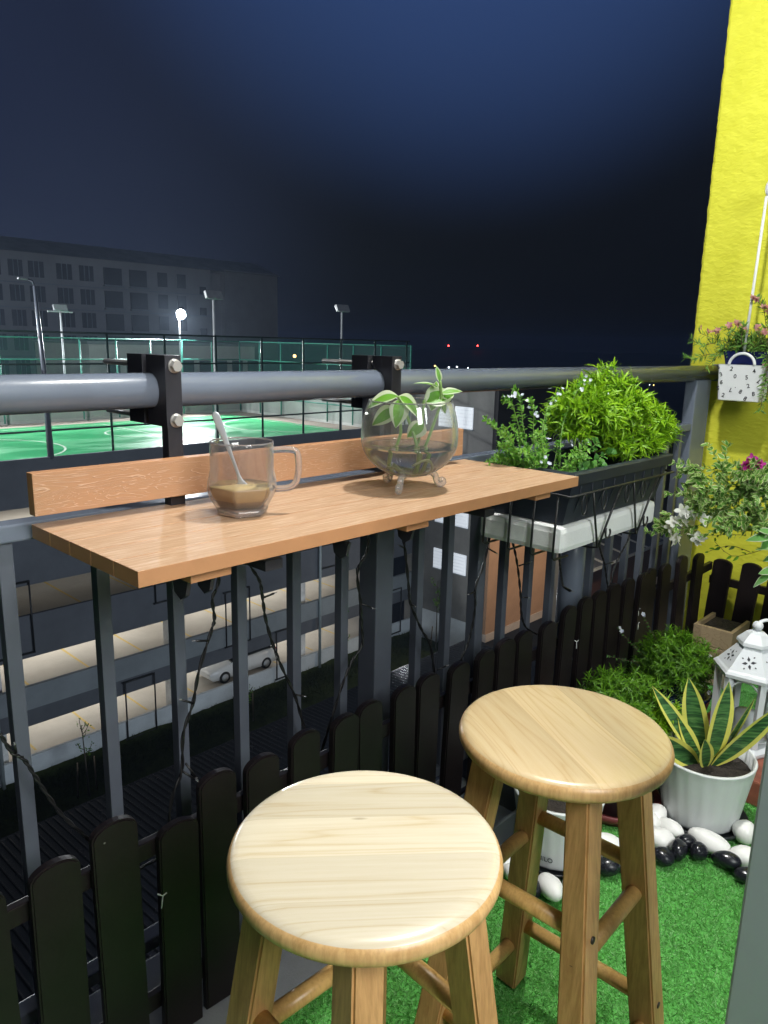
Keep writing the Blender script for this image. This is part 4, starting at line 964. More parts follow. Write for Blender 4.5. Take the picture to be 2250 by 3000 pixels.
def text_mesh(body, size):
    cu_ = bpy.data.curves.new('digit', 'FONT'); cu_.body = body; cu_.size = size; cu_.align_x = 'CENTER'; cu_.align_y = 'CENTER'; cu_.extrude = 0.0003; cu_.offset = size*0.018
    ob_ = bpy.data.objects.new('digit', cu_); col.objects.link(ob_); dg = bpy.context.evaluated_depsgraph_get(); dg.update()
    me = bpy.data.meshes.new_from_object(ob_.evaluated_get(dg)); bpy.data.objects.remove(ob_); me.name = 'printed_number'; return me
# the face of the basket leans slightly: x as a function of z
def face_x(z): return 2.975-(0.041+(z-1.121)/(0.129)*0.003)-0.0006
def on_basket(px, py):      # measured grid on the printed face -> y, z
    return 1.083-(px-870)/(1640-870)*0.172, 1.252-(py-1200)/(1790-1200)*0.132
for body, px, py, rot in (('2', 1110, 1275, -10), ('4', 1470, 1300, 10), ('3', 950, 1372, 25), ('0', 1180, 1395, 0), ('5', 1365, 1405, 5), ('7', 1560, 1450, 160), ('6', 970, 1500, -5), ('2', 1405, 1540, 15), ('5', 922, 1605, 0), ('7', 1130, 1615, 185), ('.', 1205, 1550, 0), ('8', 1293, 1640, -20), ('8', 1500, 1665, 10), ('2', 1022, 1712, -12), ('8', 1380, 1748, -25), ('3', 890, 1255, 40)):
    y, z = on_basket(px, py); me = text_mesh(body, 0.021); o = link('printed_number', me, bs, ['ink'])
    Mx = Matrix(((0, 0, -1), (-1, 0, 0), (0, 1, 0))).to_4x4() @ Matrix.Rotation(R(rot), 4, 'Z')
    o.matrix_local = Matrix.Translation(Vector((face_x(z), y, z))-wloc(bs)) @ Mx
bg_ = thing('bougainvillea', (2.62, 0.70, 0.75), 'cream edged bougainvillea spray with white bracts in front of the yellow wall', 'plant')
X = 2.6
bb_ = {'a': [(0.70, 0.84), (0.743, 0.858), (0.812, 0.881), (0.907, 0.897), (1.006, 0.904), (1.063, 0.917)], 'b': [(0.70, 0.83), (0.74, 0.835), (0.852, 0.829), (0.945, 0.802), (1.033, 0.803), (1.089, 0.792)], 'c': [(0.70, 0.79), (0.734, 0.788), (0.845, 0.768), (0.912, 0.736), (0.982, 0.692), (1.082, 0.655), (1.136, 0.653)],
       'e': [(0.70, 0.74), (0.728, 0.74), (0.814, 0.712), (0.89, 0.748), (0.966, 0.773), (1.01, 0.76)], 'f': [(0.70, 0.86), (0.76, 0.90), (0.82, 0.91), (0.88, 0.885)], 'g': [(0.70, 0.80), (0.79, 0.80), (0.87, 0.80), (0.94, 0.77)], 'h': [(0.70, 0.76), (0.78, 0.76), (0.85, 0.73), (0.90, 0.70)], 'i': [(0.70, 0.88), (0.74, 0.915), (0.79, 0.945)], 'j': [(0.70, 0.83), (0.78, 0.855), (0.86, 0.86), (0.95, 0.87), (1.0, 0.88)]}
brs = [[(X+rng.uniform(-0.04, 0.04), y, z) for y, z in v] for v in bb_.values()]
for i in range(100):
    v = brs[i % 9]; k = rng.integers(1, len(v)-1); p = np.array(v[k]); d = np.array([rng.normal()*0.04, rng.uniform(-0.02, 0.08), rng.normal()*0.045]); brs.append([tuple(p), tuple(p+d*0.5+[0, 0, 0.008]), tuple(p+d)])
main = brs[:1]
sprays(brs, 'foliage', bg_, ['boug_green', 'boug_cream'], 0.031, 0.55, 0.0155, 0.0016, 'stem_green', edge=0.36, jitter=0.6, double=True)
thin = [[(2.6, 0.715, 0.681), (2.59, 0.765, 0.650), (2.6, 0.838, 0.620), (2.61, 0.903, 0.656)], [(2.6, 0.78, 0.645), (2.6, 0.84, 0.655), (2.6, 0.89, 0.635), (2.6, 0.915, 0.618)], [(2.6, 0.80, 0.70), (2.6, 0.86, 0.69), (2.6, 0.92, 0.675)], [(2.6, 0.82, 0.86), (2.6, 0.88, 0.855), (2.6, 0.94, 0.848), (2.6, 0.965, 0.85)]]
sprays(thin, 'shaded_twig_leaves', bg_, 'fern', 0.026, 0.42, 0.02, 0.0013, 'stem_brown', double=False)
fl = [np.array((X-0.03, y, z))+rng.normal(size=3)*0.008 for y, z in ((1.025, 0.713), (1.018, 0.722), (0.984, 0.752), (0.978, 0.745), (1.042, 0.697), (1.029, 0.652), (1.022, 0.645), (0.948, 0.657), (0.938, 0.648), (0.938, 0.744), (0.952, 0.667), (0.995, 0.735)) for _ in range(2)]
blossoms('white_bracts', fl, 0.026, 0.62, 'bract_white', bg_, k=4, spread=0.8)
fl = [np.array((X-0.04, y, z))+rng.normal(size=3)*0.006 for y, z in ((0.818, 0.927), (0.812, 0.934), (0.824, 0.936), (0.785, 0.951), (0.778, 0.945), (0.79, 0.957)) for _ in range(3)]
blossoms('pink_bracts', fl, 0.017, 0.62, 'bract_pink', bg_, k=4, spread=0.8)
ca = thing('caladium', (2.55, 0.69, 0.60), 'broad pale green heart shaped leaves below the bougainvillea', 'plant')
for p, d, L, W_ in (((0.70, 0.735), (0, 0.9, 0.35), 0.085, 0.060), ((0.70, 0.725), (-0.2, 0.95, -0.1), 0.10, 0.066), ((0.69, 0.735), (-0.3, 0.5, -0.7), 0.09, 0.06), ((0.68, 0.69), (-0.2, 0.95, 0.05), 0.10, 0.075), ((0.67, 0.67), (-0.2, 0.9, -0.3), 0.085, 0.06), ((0.68, 0.62), (-0.3, 0.8, -0.2), 0.075, 0.05), ((0.69, 0.60), (-0.3, 0.7, -0.5), 0.08, 0.055)):
    big_leaf((2.53, p[0], p[1]), d, (-0.45+rng.normal()*0.2, -0.25+rng.normal()*0.2, 0.8), L*rng.uniform(0.6, 0.85), W_*0.72, ca, ['caladium', 'pothos_w'], 0.12, 0.3, 0.15, (1.0, 0.9, 0.5))
b = B()
for p in ((0.70, 0.735), (0.68, 0.69), (0.68, 0.62), (0.67, 0.67)): b.tube(spline([(2.62, 0.55, 0.35), (2.57, 0.60, p[1]-0.08), (2.53, p[0], p[1])], 10), 0.0028, 6)
b.build('stalks', 'stem_green', ca)
t = thing('tall_pot', (2.64, 0.47, ZF), 'tall charcoal pot holding the bougainvillea by the house wall', 'plant pot')
b = B(); b.lathe([(0.0, 0.0), (0.11, 0.0), (0.14, 0.44), (0.145, 0.46), (0.13, 0.46), (0.125, 0.42), (0.0, 0.42)], (2.64, 0.47, ZF), 32); b.build('pot_body', 'pot_dark', t)
b = B()
for y, z in ((0.70, 0.84), (0.70, 0.79), (0.70, 0.74), (0.70, 0.88), (0.70, 0.83)): b.tube(spline([(2.64+rnd.uniform(-0.03, 0.03), 0.47, ZF+0.42), (2.63, 0.55, z-0.08), (2.6, y, z)], 10), 0.003, 6)
b.build('branches', 'stem_brown', bg_)

# ================================================================== FLOOR: pots, ferns, lantern, pebbles
def sc_(x, y, z=0.0): return (x*0.923, y*0.923, ZF+0.923*z)
def ribbed_pot(x, y, rb, rt_, h, label, group):
    x, y, _ = sc_(x, y); t = thing('plant_pot', (x, y, ZF), label, 'plant pot', group)
    b = B(); b.lathe([(0.0, 0.0), (rb+0.014, 0.0), (rb+0.022, 0.006), (rb+0.026, 0.018), (rb+0.022, 0.018), (rb+0.014, 0.007), (0.0, 0.006)], (x, y, ZF), 48); b.build('saucer', 'saucer', t)
    rib = lambda a, z: 1.0+0.016*abs(math.sin(a*11+z*6)) if z < h-0.004 else 1.0
    b = B(); b.lathe([(0.0, 0.008), (rb-0.004, 0.008), (rb, 0.014)]+[(rb+(rt_-rb)*u**1.0, 0.014+(h-0.02)*u) for u in np.linspace(0.05, 1, 8)]+[(rt_+0.003, h-0.003), (rt_+0.001, h), (rt_-0.004, h), (rt_-0.006, h-0.04), (rb, h-0.06)], (x, y, ZF), 104, mod=lambda a, z: rib(a, z)); b.build('pot_body', 'pot_white', t)
    b = B(); b.lathe([(rt_-0.007, 0.0), (0.0, 0.006)], (x, y, ZF+h-0.035), 32); b.build('soil', 'soil', t)
    return t, (x, y, ZF+h-0.03)
pa, sa = ribbed_pot(2.015, 0.648, 0.093, 0.118, 0.185, 'white ribbed pot holding the yellow edged snake plant', 'white ribbed plant pots')
pb_, sb2 = ribbed_pot(1.580, 0.856, 0.083, 0.106, 0.175, 'white ribbed pot seen between the legs of the honey stool', 'white ribbed plant pots')
o = text_mesh('NILO', 0.016); o.name = 'printed_mark'; o = link('printed_mark', o, pb_, ['pot_dark'])
mx_, my_, _ = sc_(1.580, 0.856); az = math.atan2(-my_, -mx_)+R(-12); Md = Vector((math.cos(az), math.sin(az), 0.0))
Xx = Vector((-Md.y, Md.x, 0)); Zz = Vector((0, 0, 1))
M4 = Matrix((( Xx.x, 0, Md.x, 0), (Xx.y, 0, Md.y, 0), (0, 1, 0, 0), (0, 0, 0, 1)))
o.matrix_local = Matrix.Translation(Md*0.0935+Zz*0.042) @ M4
sn = thing('snake_plant', sa, 'snake plant with dark banded leaves and yellow margins in a white pot', 'plant')
sx0, sy0, sz0 = sa
for p, tip, W_, tw in (((0.0, 0.0), (-0.095, 0.115, 0.205), 0.030, 0.2), ((0.014, 0.014), (-0.030, 0.055, 0.225), 0.044, -0.3), ((0.0, -0.01), (0.010, -0.035, 0.232), 0.042, 0.1), ((0.0, -0.012), (0.070, -0.150, 0.190), 0.040, 0.3), ((0.012, -0.01), (0.075, -0.085, 0.185), 0.022, 0.7), ((-0.012, 0.01), (-0.115, 0.085, 0.085), 0.042, -0.2), ((-0.006, 0.01), (-0.050, 0.060, 0.125), 0.030, 0.4), ((0.008, -0.004), (0.06, -0.085, 0.10), 0.036, 0.6), ((-0.01, -0.006), (-0.075, -0.02, 0.10), 0.030, 0.1)):
    W_ *= 1.5; base_ = np.array([sx0+p[0], sy0+p[1], sz0-0.01]); tp = np.array([sx0+tip[0], sy0+tip[1], sz0+tip[2]]); d = tp-base_; L = np.linalg.norm(d)
    n_ = np.array([-0.72+tw*0.7, -0.69-tw*0.7, 0.25])
    o = leaves('leaf', [base_], [d], [n_], L, W_, ['snake', 'snake_edge'], sn, 0.05, 0.22, (0.85, 1.0, 0.80), 0.32, kind=None)
    m = o.modifiers.new('smooth', 'SUBSURF'); m.levels = 2; m.render_levels = 2
dp = thing('plant_pot', sc_(1.9, 0.86), 'charcoal round pot on a maroon saucer behind the honey stool', 'plant pot')
x, y, _ = sc_(1.9, 0.86)
b = B(); b.lathe([(0.0, 0.0), (0.115, 0.0), (0.128, 0.03), (0.123, 0.03), (0.11, 0.008), (0.0, 0.008)], (x, y, ZF), 40); b.build('saucer', 'maroon', dp)
b = B(); b.lathe([(0.0, 0.009), (0.085, 0.009), (0.108, 0.19), (0.112, 0.195), (0.112, 0.215), (0.102, 0.215), (0.1, 0.19), (0.0, 0.19)], (x, y, ZF), 40); b.build('pot_body', 'pot_dark', dp)
fr = thing('fern', (x, y, ZF+0.19), 'bright fine leaved fern just right of the honey stool seat', 'plant', 'ferns by the picket fence')
fx, fy, fz = 1.905*0.962, 0.845*0.962, 0.385
mound('foliage', (1.80, 0.815, 0.385), (0.115, 0.115, 0.075), 230, 15, 0.022, 0.0036, 'fern', fr, zmin=-0.6)
mound('foliage', (1.84, 0.735, 0.345), (0.075, 0.075, 0.06), 140, 15, 0.022, 0.0036, 'lime', fr, zmin=-0.6)
dp2 = thing('plant_pot', sc_(2.43, 0.92), 'dark blue pot in the corner under the rounded fern', 'plant pot')
x2, y2, _ = sc_(2.43, 0.92)
b = B(); b.lathe([(0.0, 0.0), (0.085, 0.0), (0.115, 0.14), (0.118, 0.15), (0.108, 0.15), (0.0, 0.14)], (x2, y2, ZF), 36); b.build('pot_body', 'blue', dp2)
fr2 = thing('fern', (x2, y2, ZF+0.14), 'rounded dark green fern between the lantern and the fence', 'plant', 'ferns by the picket fence')
mound('foliage', (x2, y2, 0.335), (0.132, 0.132, 0.105), 520, 15, 0.020, 0.0038, 'fern', fr2, zmin=-0.7)
tw_ = [[(x2-0.05, y2+0.05, 0.33), (x2-0.11, y2+0.10, 0.40), (x2-0.15, y2+0.13, 0.455)], [(x2-0.03, y2+0.04, 0.38), (x2-0.06, y2+0.07, 0.45), (x2-0.075, y2+0.09, 0.492)], [(x2-0.05, y2+0.05, 0.33), (x2-0.14, y2+0.09, 0.355), (x2-0.22, y2+0.12, 0.385)]]
sprays(tw_, 'flower_twigs', fr2, 'roundleaf', 0.010, 0.5, 0.011, 0.0011, 'stem_brown')
blossoms('small_flowers', [np.array((x2-0.15, y2+0.125, 0.455)), np.array((x2-0.145, y2+0.12, 0.445)), np.array((x2-0.075, y2+0.088, 0.492)), np.array((x2-0.07, y2+0.085, 0.488)), np.array((x2-0.02, y2-0.115, 0.29)), np.array((x2-0.025, y2-0.12, 0.285))], 0.008, 0.8, 'petal_lilac', fr2)
ck = thing('wooden_planter', (2.78, 0.895, ZF), 'pale wooden planter box in the corner by the yellow wall', 'planter')
for k in range(3):
    z0_ = ZF+k*0.073
    b = B(); b.span((2.69, 0.828, z0_), (2.705, 0.968, z0_+0.070), bev=0.002); b.build('board', 'crate', ck)
    b = B(); b.span((2.7055, 0.828, z0_), (2.87, 0.842, z0_+0.070), bev=0.002); b.build('board', 'crate', ck)
    b = B(); b.span((2.7055, 0.954, z0_), (2.87, 0.968, z0_+0.070), bev=0.002); b.build('board', 'crate', ck)
b = B(); b.span((2.7055, 0.8425, ZF), (2.87, 0.9535, ZF+0.20)); b.build('soil', 'soil', ck)
wp = thing('small_cup', (2.335, 0.805, ZF), 'small bright white cup just left of the lantern roof', 'cup')
b = B(); b.lathe([(0.0, 0.0), (0.020, 0.0), (0.022, 0.20), (0.034, 0.205), (0.036, 0.245), (0.032, 0.245), (0.03, 0.21), (0.0, 0.21)], (2.335, 0.805, ZF), 24); b.build('cup_body', 'white_plastic', wp)
tl = B(); tl.span((2.02, 0.44, ZF-0.006), (2.40, 0.76, ZF+0.068), bev=0.006); single('terracotta_slab', tl, 'terracotta', (2.2, 0.6, ZF), 'terracotta slab on the grass carrying the white lantern', 'slab')
bx_ = thing('storage_tray', (1.36, 0.93, ZF), 'grey plastic tray on the kerb behind the honey stool', 'tray')
b = B(); lo, hi = frust(b, (1.20, 1.46, 0.87, 0.975), ZF, (1.17, 1.49, 0.85, 0.985), ZF+0.12); b.bm.faces.new(lo[::-1]); frust(b, (1.205, 1.455, 0.875, 0.97), ZF+0.02, (1.178, 1.482, 0.858, 0.977), ZF+0.12); frust(b, (1.178, 1.482, 0.858, 0.977), ZF+0.12, (1.17, 1.49, 0.85, 0.985), ZF+0.12); b.build('tray_body', 'pot_dark', bx_)
b = B(); b.span((1.21, 0.88, ZF+0.005), (1.45, 0.965, ZF+0.055)); b.build('tray_floor', 'rail', bx_)

# white hexagonal lantern
LX, LY, LZ = 2.212, 0.617, ZF+0.068
ln = thing('lantern', (LX, LY, LZ), 'white six sided metal lantern with flower cut-outs in its roof', 'lantern')
hexa = [R(30+60*k+8) for k in range(6)]
def hexring(r_, z): return [Vector((LX+r_*math.cos(a), LY+r_*math.sin(a), LZ+z)) for a in hexa]
b = B(); b.lathe([(0.0, 0.0), (0.102, 0.0), (0.106, 0.006), (0.106, 0.014), (0.094, 0.024), (0.0, 0.026)], (LX, LY, LZ), 6, smooth=False, ph=hexa[0]); b.build('base', 'white_metal', ln)
for k in range(6):
    a = hexa[k]; p0 = Vector((LX+0.082*math.cos(a), LY+0.082*math.sin(a), LZ+0.026)); p1 = Vector((LX+0.088*math.cos(a), LY+0.088*math.sin(a), LZ+0.225))
    b = B(); b.bar(p0, p1, 0.019, 0.016, tw=a); b.build('corner_post', 'white_metal', ln)
for k in range(6):
    q0, q1 = hexring(0.080, 0.026), hexring(0.086, 0.222); j = (k+1) % 6
    b = B(); b.quad([q0[k], q0[j], q1[j], q1[k]]); pn = b.build('pane', 'pane', ln)
    # pierced brackets in the upper corners, arch under the eave
    A, C_ = hexring(0.0875, 0.222)[k], hexring(0.0875, 0.222)[j]; e1 = (C_-A).normalized(); Ln = (C_-A).length; b = B()
    arc = [A+e1*(Ln*u)+Vector((0, 0, -0.004-0.040*(abs(2*u-1)**2.6))) for u in np.linspace(0.06, 0.94, 17)]; b.tube(arc, 0.0022, 6)
    for s_, base_ in ((1, A), (-1, C_)):
        for w_ in (0.12, 0.17, 0.23): b.tube([base_+e1*(s_*Ln*0.07)+Vector((0, 0, -0.006)), base_+e1*(s_*Ln*w_)+Vector((0, 0, -0.012-0.030*(1-w_*3.2)))], 0.0014, 5)
    q = hexring(0.084, 0.030); b.tube([q[k]+(q[j]-q[k])*u+Vector((0, 0, 0.004+0.028*abs(2*u-1)**2.6)) for u in np.linspace(0.05, 0.95, 13)], 0.0020, 6)
    b.build('corner_tracery', 'white_metal', ln)
# roof petals: flat dark shapes on each facet paint the shade inside the cut-outs
def lantern_roof():
    b = B(); prof = [(0.086, 0.222), (0.104, 0.226), (0.106, 0.236), (0.100, 0.243), (0.094, 0.247), (0.046, 0.305), (0.046, 0.309), (0.052, 0.313), (0.050, 0.322), (0.028, 0.345), (0.014, 0.352), (0.0, 0.353)]
    b.lathe(prof, (LX, LY, LZ), 6, smooth=False, ph=hexa[0]); return b
lantern_roof().build('roof', 'white_metal', ln)
for k in range(6):
    j = (k+1) % 6; lo = hexring(0.0945, 0.2472); hi = hexring(0.0465, 0.305); m0 = (lo[k]+lo[j])/2; m1 = (hi[k]+hi[j])/2
    vu = (m1-m0).normalized(); vx = (lo[j]-lo[k]).normalized(); nr = vx.cross(vu).normalized()
    if nr.dot(Vector((m0.x-LX, m0.y-LY, 0.02))) < 0: nr = -nr
    ctr = m0+(m1-m0)*0.44; b = B()
    for a in (0.3, 0.3+math.pi/2, 0.3+math.pi, 0.3+1.5*math.pi):
        d = vx*math.cos(a)+vu*math.sin(a); w_ = nr.cross(d); L = 0.0165
        b.quad([ctr+d*0.004+nr*0.0007, ctr+d*(L*0.6)+w_*0.0042+nr*0.0007, ctr+d*(L+0.003)+nr*0.0007, ctr+d*(L*0.6)-w_*0.0042+nr*0.0007])
    for a in (0.3+math.pi/4, 0.3+0.75*math.pi, 0.3+1.25*math.pi, 0.3+1.75*math.pi):
        d = vx*math.cos(a)+vu*math.sin(a); w_ = nr.cross(d); c2 = ctr+d*0.021
        b.quad([c2-d*0.003+nr*0.0007, c2+w_*0.0022+nr*0.0007, c2+d*0.0035+nr*0.0007, c2-w_*0.0022+nr*0.0007])
    b.build('cut_out_shade', 'ink', ln)
b = B(); b.ball((LX, LY, LZ+0.366), 0.015, 12, (1, 1, 0.95)); P = [(LX+0.022+0.030*math.cos(a)*0.7, LY-0.016-0.030*math.cos(a)*0.7, LZ+0.354+0.028*math.sin(a)) for a in np.linspace(0, 6.283, 20)[:-1]]
b.tube(P, 0.0050, 8, closed=True); b.build('ring_handle', 'white_metal', ln)
b = B(); b.lathe([(0.0, 0.03), (0.03, 0.03), (0.03, 0.10), (0.0, 0.102)], (LX, LY, LZ), 20); b.build('candle', 'white_plastic', ln)

# pebbles
def pebble(name, x, y, L, W_, H_, rz, white, label):
    x, y, _ = sc_(x, y); L *= 1.0; W_ *= 1.0; H_ *= 1.05
    bm = bmesh.new(); bmesh.ops.create_icosphere(bm, subdivisions=3, radius=1.0); ph = rnd.uniform(0, 6)
    for v in bm.verts:
        c = v.co.copy(); f = 1+0.10*mn.noise(c*1.1+Vector((ph, ph*2, 0))); egg = 1+0.18*c.x
        v.co = Vector((c.x*L/2*f, c.y*W_/2*f*egg, c.z*H_/2*f))
    for f in bm.faces: f.smooth = True
    me = bpy.data.meshes.new(name); bm.to_mesh(me); bm.free(); o = link(name, me, None, ['pebble_w' if white else 'pebble_b'])
    o.location = (x, y, ZF+H_*0.44); o.rotation_euler = (R(rnd.uniform(-8, 8)), R(rnd.uniform(-10, 10)), rz)
    tag(o, label, 'pebble', 'white pebbles on the grass' if white else 'black pebbles on the grass')
for a in ((1.432, 0.778, 0.085, 0.055, 0.045, R(55), 1, 'white pebble lying in front of the pot between the stool legs'),
          (1.482, 0.745, 0.05, 0.05, 0.04, R(10), 1, 'white pebble half hidden by the front leg of the honey stool'),
          (1.606, 0.717, 0.055, 0.05, 0.04, R(-30), 0, 'black pebble right of the front leg of the honey stool'),
          (1.405, 0.806, 0.045, 0.035, 0.035, R(50), 0, 'black pebble beside the back leg of the honey stool'),
          (1.690, 0.765, 0.080, 0.045, 0.04, R(-60), 1, 'white pebble against the maroon saucer behind the stool'),
          (1.66, 0.742, 0.06, 0.045, 0.035, R(-50), 1, 'white pebble between two legs of the honey stool'),
          (1.806, 0.672, 0.075, 0.055, 0.045, R(-60), 1, 'white pebble beside the right leg of the honey stool'),
          (1.872, 0.672, 0.075, 0.042, 0.04, R(-100), 1, 'slim white pebble leaning towards the snake plant pot'),
          (1.900, 0.722, 0.07, 0.05, 0.045, R(20), 1, 'white pebble at the back of the cluster by the snake plant pot'),
          (1.860, 0.726, 0.07, 0.045, 0.045, R(70), 1, 'white pebble at the left of the cluster by the snake plant pot'),
          (1.888, 0.572, 0.105, 0.055, 0.045, R(-85), 1, 'large long white pebble in front of the snake plant pot'),
          (1.990, 0.517, 0.06, 0.055, 0.055, R(30), 1, 'white pebble right of the snake plant pot'),
          (1.892, 0.486, 0.07, 0.050, 0.045, R(-60), 1, 'white pebble beside the grey door frame'),
          (1.746, 0.636, 0.055, 0.050, 0.038, R(-70), 0, 'flat black pebble nearest the right leg of the stool'),
          (1.792, 0.615, 0.060, 0.042, 0.045, R(20), 0, 'upright black pebble between two other black ones'),
          (1.850, 0.614, 0.05, 0.04, 0.035, R(-40), 0, 'small black pebble tucked behind the row of black pebbles'),
          (1.830, 0.577, 0.05, 0.042, 0.04, R(-10), 0, 'black pebble below the large long white pebble'),
          (1.849, 0.512, 0.068, 0.04, 0.04, R(-75), 0, 'black pebble lying alone on the grass to the right'),
          (1.826, 0.458, 0.05, 0.04, 0.035, R(-60), 0, 'black pebble partly hidden by the door frame'),
          (1.48, 0.955, 0.06, 0.045, 0.04, R(20), 1, 'white pebble by the grey tray seen above the pale stool'),
          (1.43, 0.915, 0.065, 0.05, 0.04, R(100), 1, 'white pebble between the pale stool seat and the honey stool leg'),
          (1.415, 0.872, 0.06, 0.045, 0.04, R(60), 1, 'white pebble left of the back leg of the honey stool'),
          (1.64, 0.70, 0.045, 0.035, 0.03, R(20), 0, 'small black pebble behind the front leg of the stool')):
    pebble('pebble', *a[:7], a[7])

# ================================================================== STRING LIGHTS
sl = thing('string_lights', (1.2, 1.092, 0.7), 'black string lights with unlit bulbs draped along the railing', 'string lights')
YS = 1.092
S_ = [[(0.34, 0.727), (0.354, 0.691), (0.37, 0.672), (0.389, 0.624), (0.419, 0.554), (0.461, 0.485), (0.494, 0.415), (0.525, 0.386)],
      [(0.723, 0.965), (0.723, 0.882), (0.709, 0.849), (0.712, 0.811), (0.705, 0.79), (0.677, 0.722), (0.662, 0.663), (0.64, 0.61), (0.634, 0.539), (0.612, 0.495), (0.593, 0.399), (0.552, 0.388), (0.525, 0.386)],
      [(0.77, 0.965), (0.791, 0.897), (0.813, 0.859), (0.819, 0.826), (0.826, 0.779), (0.843, 0.722), (0.864, 0.669), (0.898, 0.593), (0.919, 0.525), (0.934, 0.488), (0.965, 0.432)],
      [(1.1, 0.965), (1.1, 0.901), (1.096, 0.861), (1.069, 0.825), (1.08, 0.753), (1.084, 0.704), (1.086, 0.652), (1.058, 0.625), (1.026, 0.572), (0.99, 0.49), (0.965, 0.432)],
      [(1.215, 0.965), (1.208, 0.886), (1.218, 0.849), (1.235, 0.755), (1.243, 0.711), (1.286, 0.635), (1.321, 0.584), (1.345, 0.489), (1.368, 0.434), (1.394, 0.412)],
      [(1.55, 0.95), (1.55, 0.884), (1.543, 0.819), (1.523, 0.747), (1.493, 0.69), (1.497, 0.643), (1.488, 0.587), (1.471, 0.541), (1.448, 0.507), (1.459, 0.462), (1.417, 0.441), (1.394, 0.412)],
      [(1.63, 0.82), (1.652, 0.783), (1.68, 0.719), (1.705, 0.632), (1.718, 0.563), (1.749, 0.514), (1.819, 0.472), (1.849, 0.444), (1.95, 0.50)],
      [(2.143, 0.81), (2.143, 0.702), (2.158, 0.663), (2.191, 0.615), (2.226, 0.536), (2.249, 0.483), (2.26, 0.44)],
      [(2.375, 0.83), (2.365, 0.724), (2.344, 0.671), (2.318, 0.646), (2.27, 0.599), (2.249, 0.526), (2.249, 0.483)], [(1.895, 0.80), (1.902, 0.696), (1.922, 0.631), (1.938, 0.596), (1.981, 0.571)]]
for s_ in S_:
    Q = spline([(x, YS, z) for x, z in s_], 70); b = B()
    for ph in (0, math.pi):   # two twisted conductors
        b.tube([(q[0]+0.0018*math.cos(i*0.9+ph), q[1]+0.0018*math.sin(i*0.9+ph), q[2]) for i, q in enumerate(Q)], 0.0020, 5)
    b.build('cable', 'black_wire', sl)
for x0_, z0_, x1_, z1_ in [(0.696, 0.773, 0.657, 0.787), (0.662, 0.663, 0.626, 0.688), (0.821, 0.825, 0.844, 0.833), (0.849, 0.704, 0.841, 0.7), (0.895, 0.6, 0.917, 0.592), (1.08, 0.75, 1.114, 0.732), (1.214, 0.85, 1.181, 0.866), (1.243, 0.711, 1.25, 0.703), (1.488, 0.683, 1.445, 0.688), (1.535, 0.791, 1.569, 0.77), (1.687, 0.712, 1.738, 0.718), (1.709, 0.616, 1.738, 0.611), (2.195, 0.614, 2.241, 0.618), (1.926, 0.603, 1.985, 0.57), (0.359, 0.689, 0.354, 0.713), (0.635, 0.539, 0.662, 0.51), (0.529, 0.384, 0.495, 0.366), (0.642, 0.552, 0.661, 0.512), (1.349, 0.511, 1.384, 0.518)]:
    p0 = Vector((x0_, YS-0.001, z0_)); p1 = Vector((x1_, YS-0.012, z1_)); b = B(); b.tube([p0, p0+(p1-p0)*0.75], 0.0021, 7); lb = b.build('bulb', 'black_wire', sl)
    b = B(); b.tube([p0+(p1-p0)*0.76, p1], [0.0017, 0.0008], 7); b.build('bulb_tip', 'foot_glass', lb)
for x, z in ((1.394, 0.405), (0.965, 0.425), (0.530, 0.398), (1.86, 0.47), (2.255, 0.47), (2.262, 0.42)):
    b = B(); b.tube([(x-0.006, 0.995, z+0.006), (x+0.002, 0.992, z), (x+0.008, 0.99, z+0.004)], 0.0012, 5); b.tube([(x+0.002, 0.992, z), (x-0.004, 0.988, z-0.018)], 0.001, 5); b.build('cable_tie', 'white_plastic', sl)

# ================================================================== BEYOND THE RAILING
GZ = -15.7
b = B(); b.quad([(-900, 1.2, GZ-0.05), (1600, 1.2, GZ-0.05), (1600, 1500, GZ-0.05), (-900, 1500, GZ-0.05)]); struct('ground', b, 'hill')
# lawn strip with an uneven grassy bank against the car park wall
bm = bmesh.new(); g = []
for j in range(25):
    row = []
    for i in range(161):
        x = -8+40*i/160; y = 15+13.0*j/24
        z = GZ+0.02+mn.noise((x*0.8, y*0.8, 0))*0.10+mn.noise((x*2.5, y*2.5, 4))*0.06+(0.15 if j == 24 else 0)
        row.append(bm.verts.new((x, min(y, 27.98), z)))
    g.append(row)
for j in range(24):
    for i in range(160): bm.faces.new((g[j][i], g[j][i+1], g[j+1][i+1], g[j+1][i])).smooth = True
me = bpy.data.meshes.new('lawn'); bm.to_mesh(me); bm.free(); o = link('lawn', me, None, ['lawn']); o['kind'] = 'structure'
# tufts on the lawn edge
n = 9000
P = np.stack([rng.uniform(4, 32, n), 27.95-np.abs(rng.normal(size=n))*1.3, np.full(n, GZ+0.02)], 1); D = rdir(n, 1.6)
o = leaves('lawn_tufts', P, D, rdir(n), rng.uniform(0.12, 0.34, n), 0.03, 'lawn', None, 0.3, 0.1, kind='stuff'); tag(o, 'dark rough grass growing along the foot of the car park wall', 'grass')

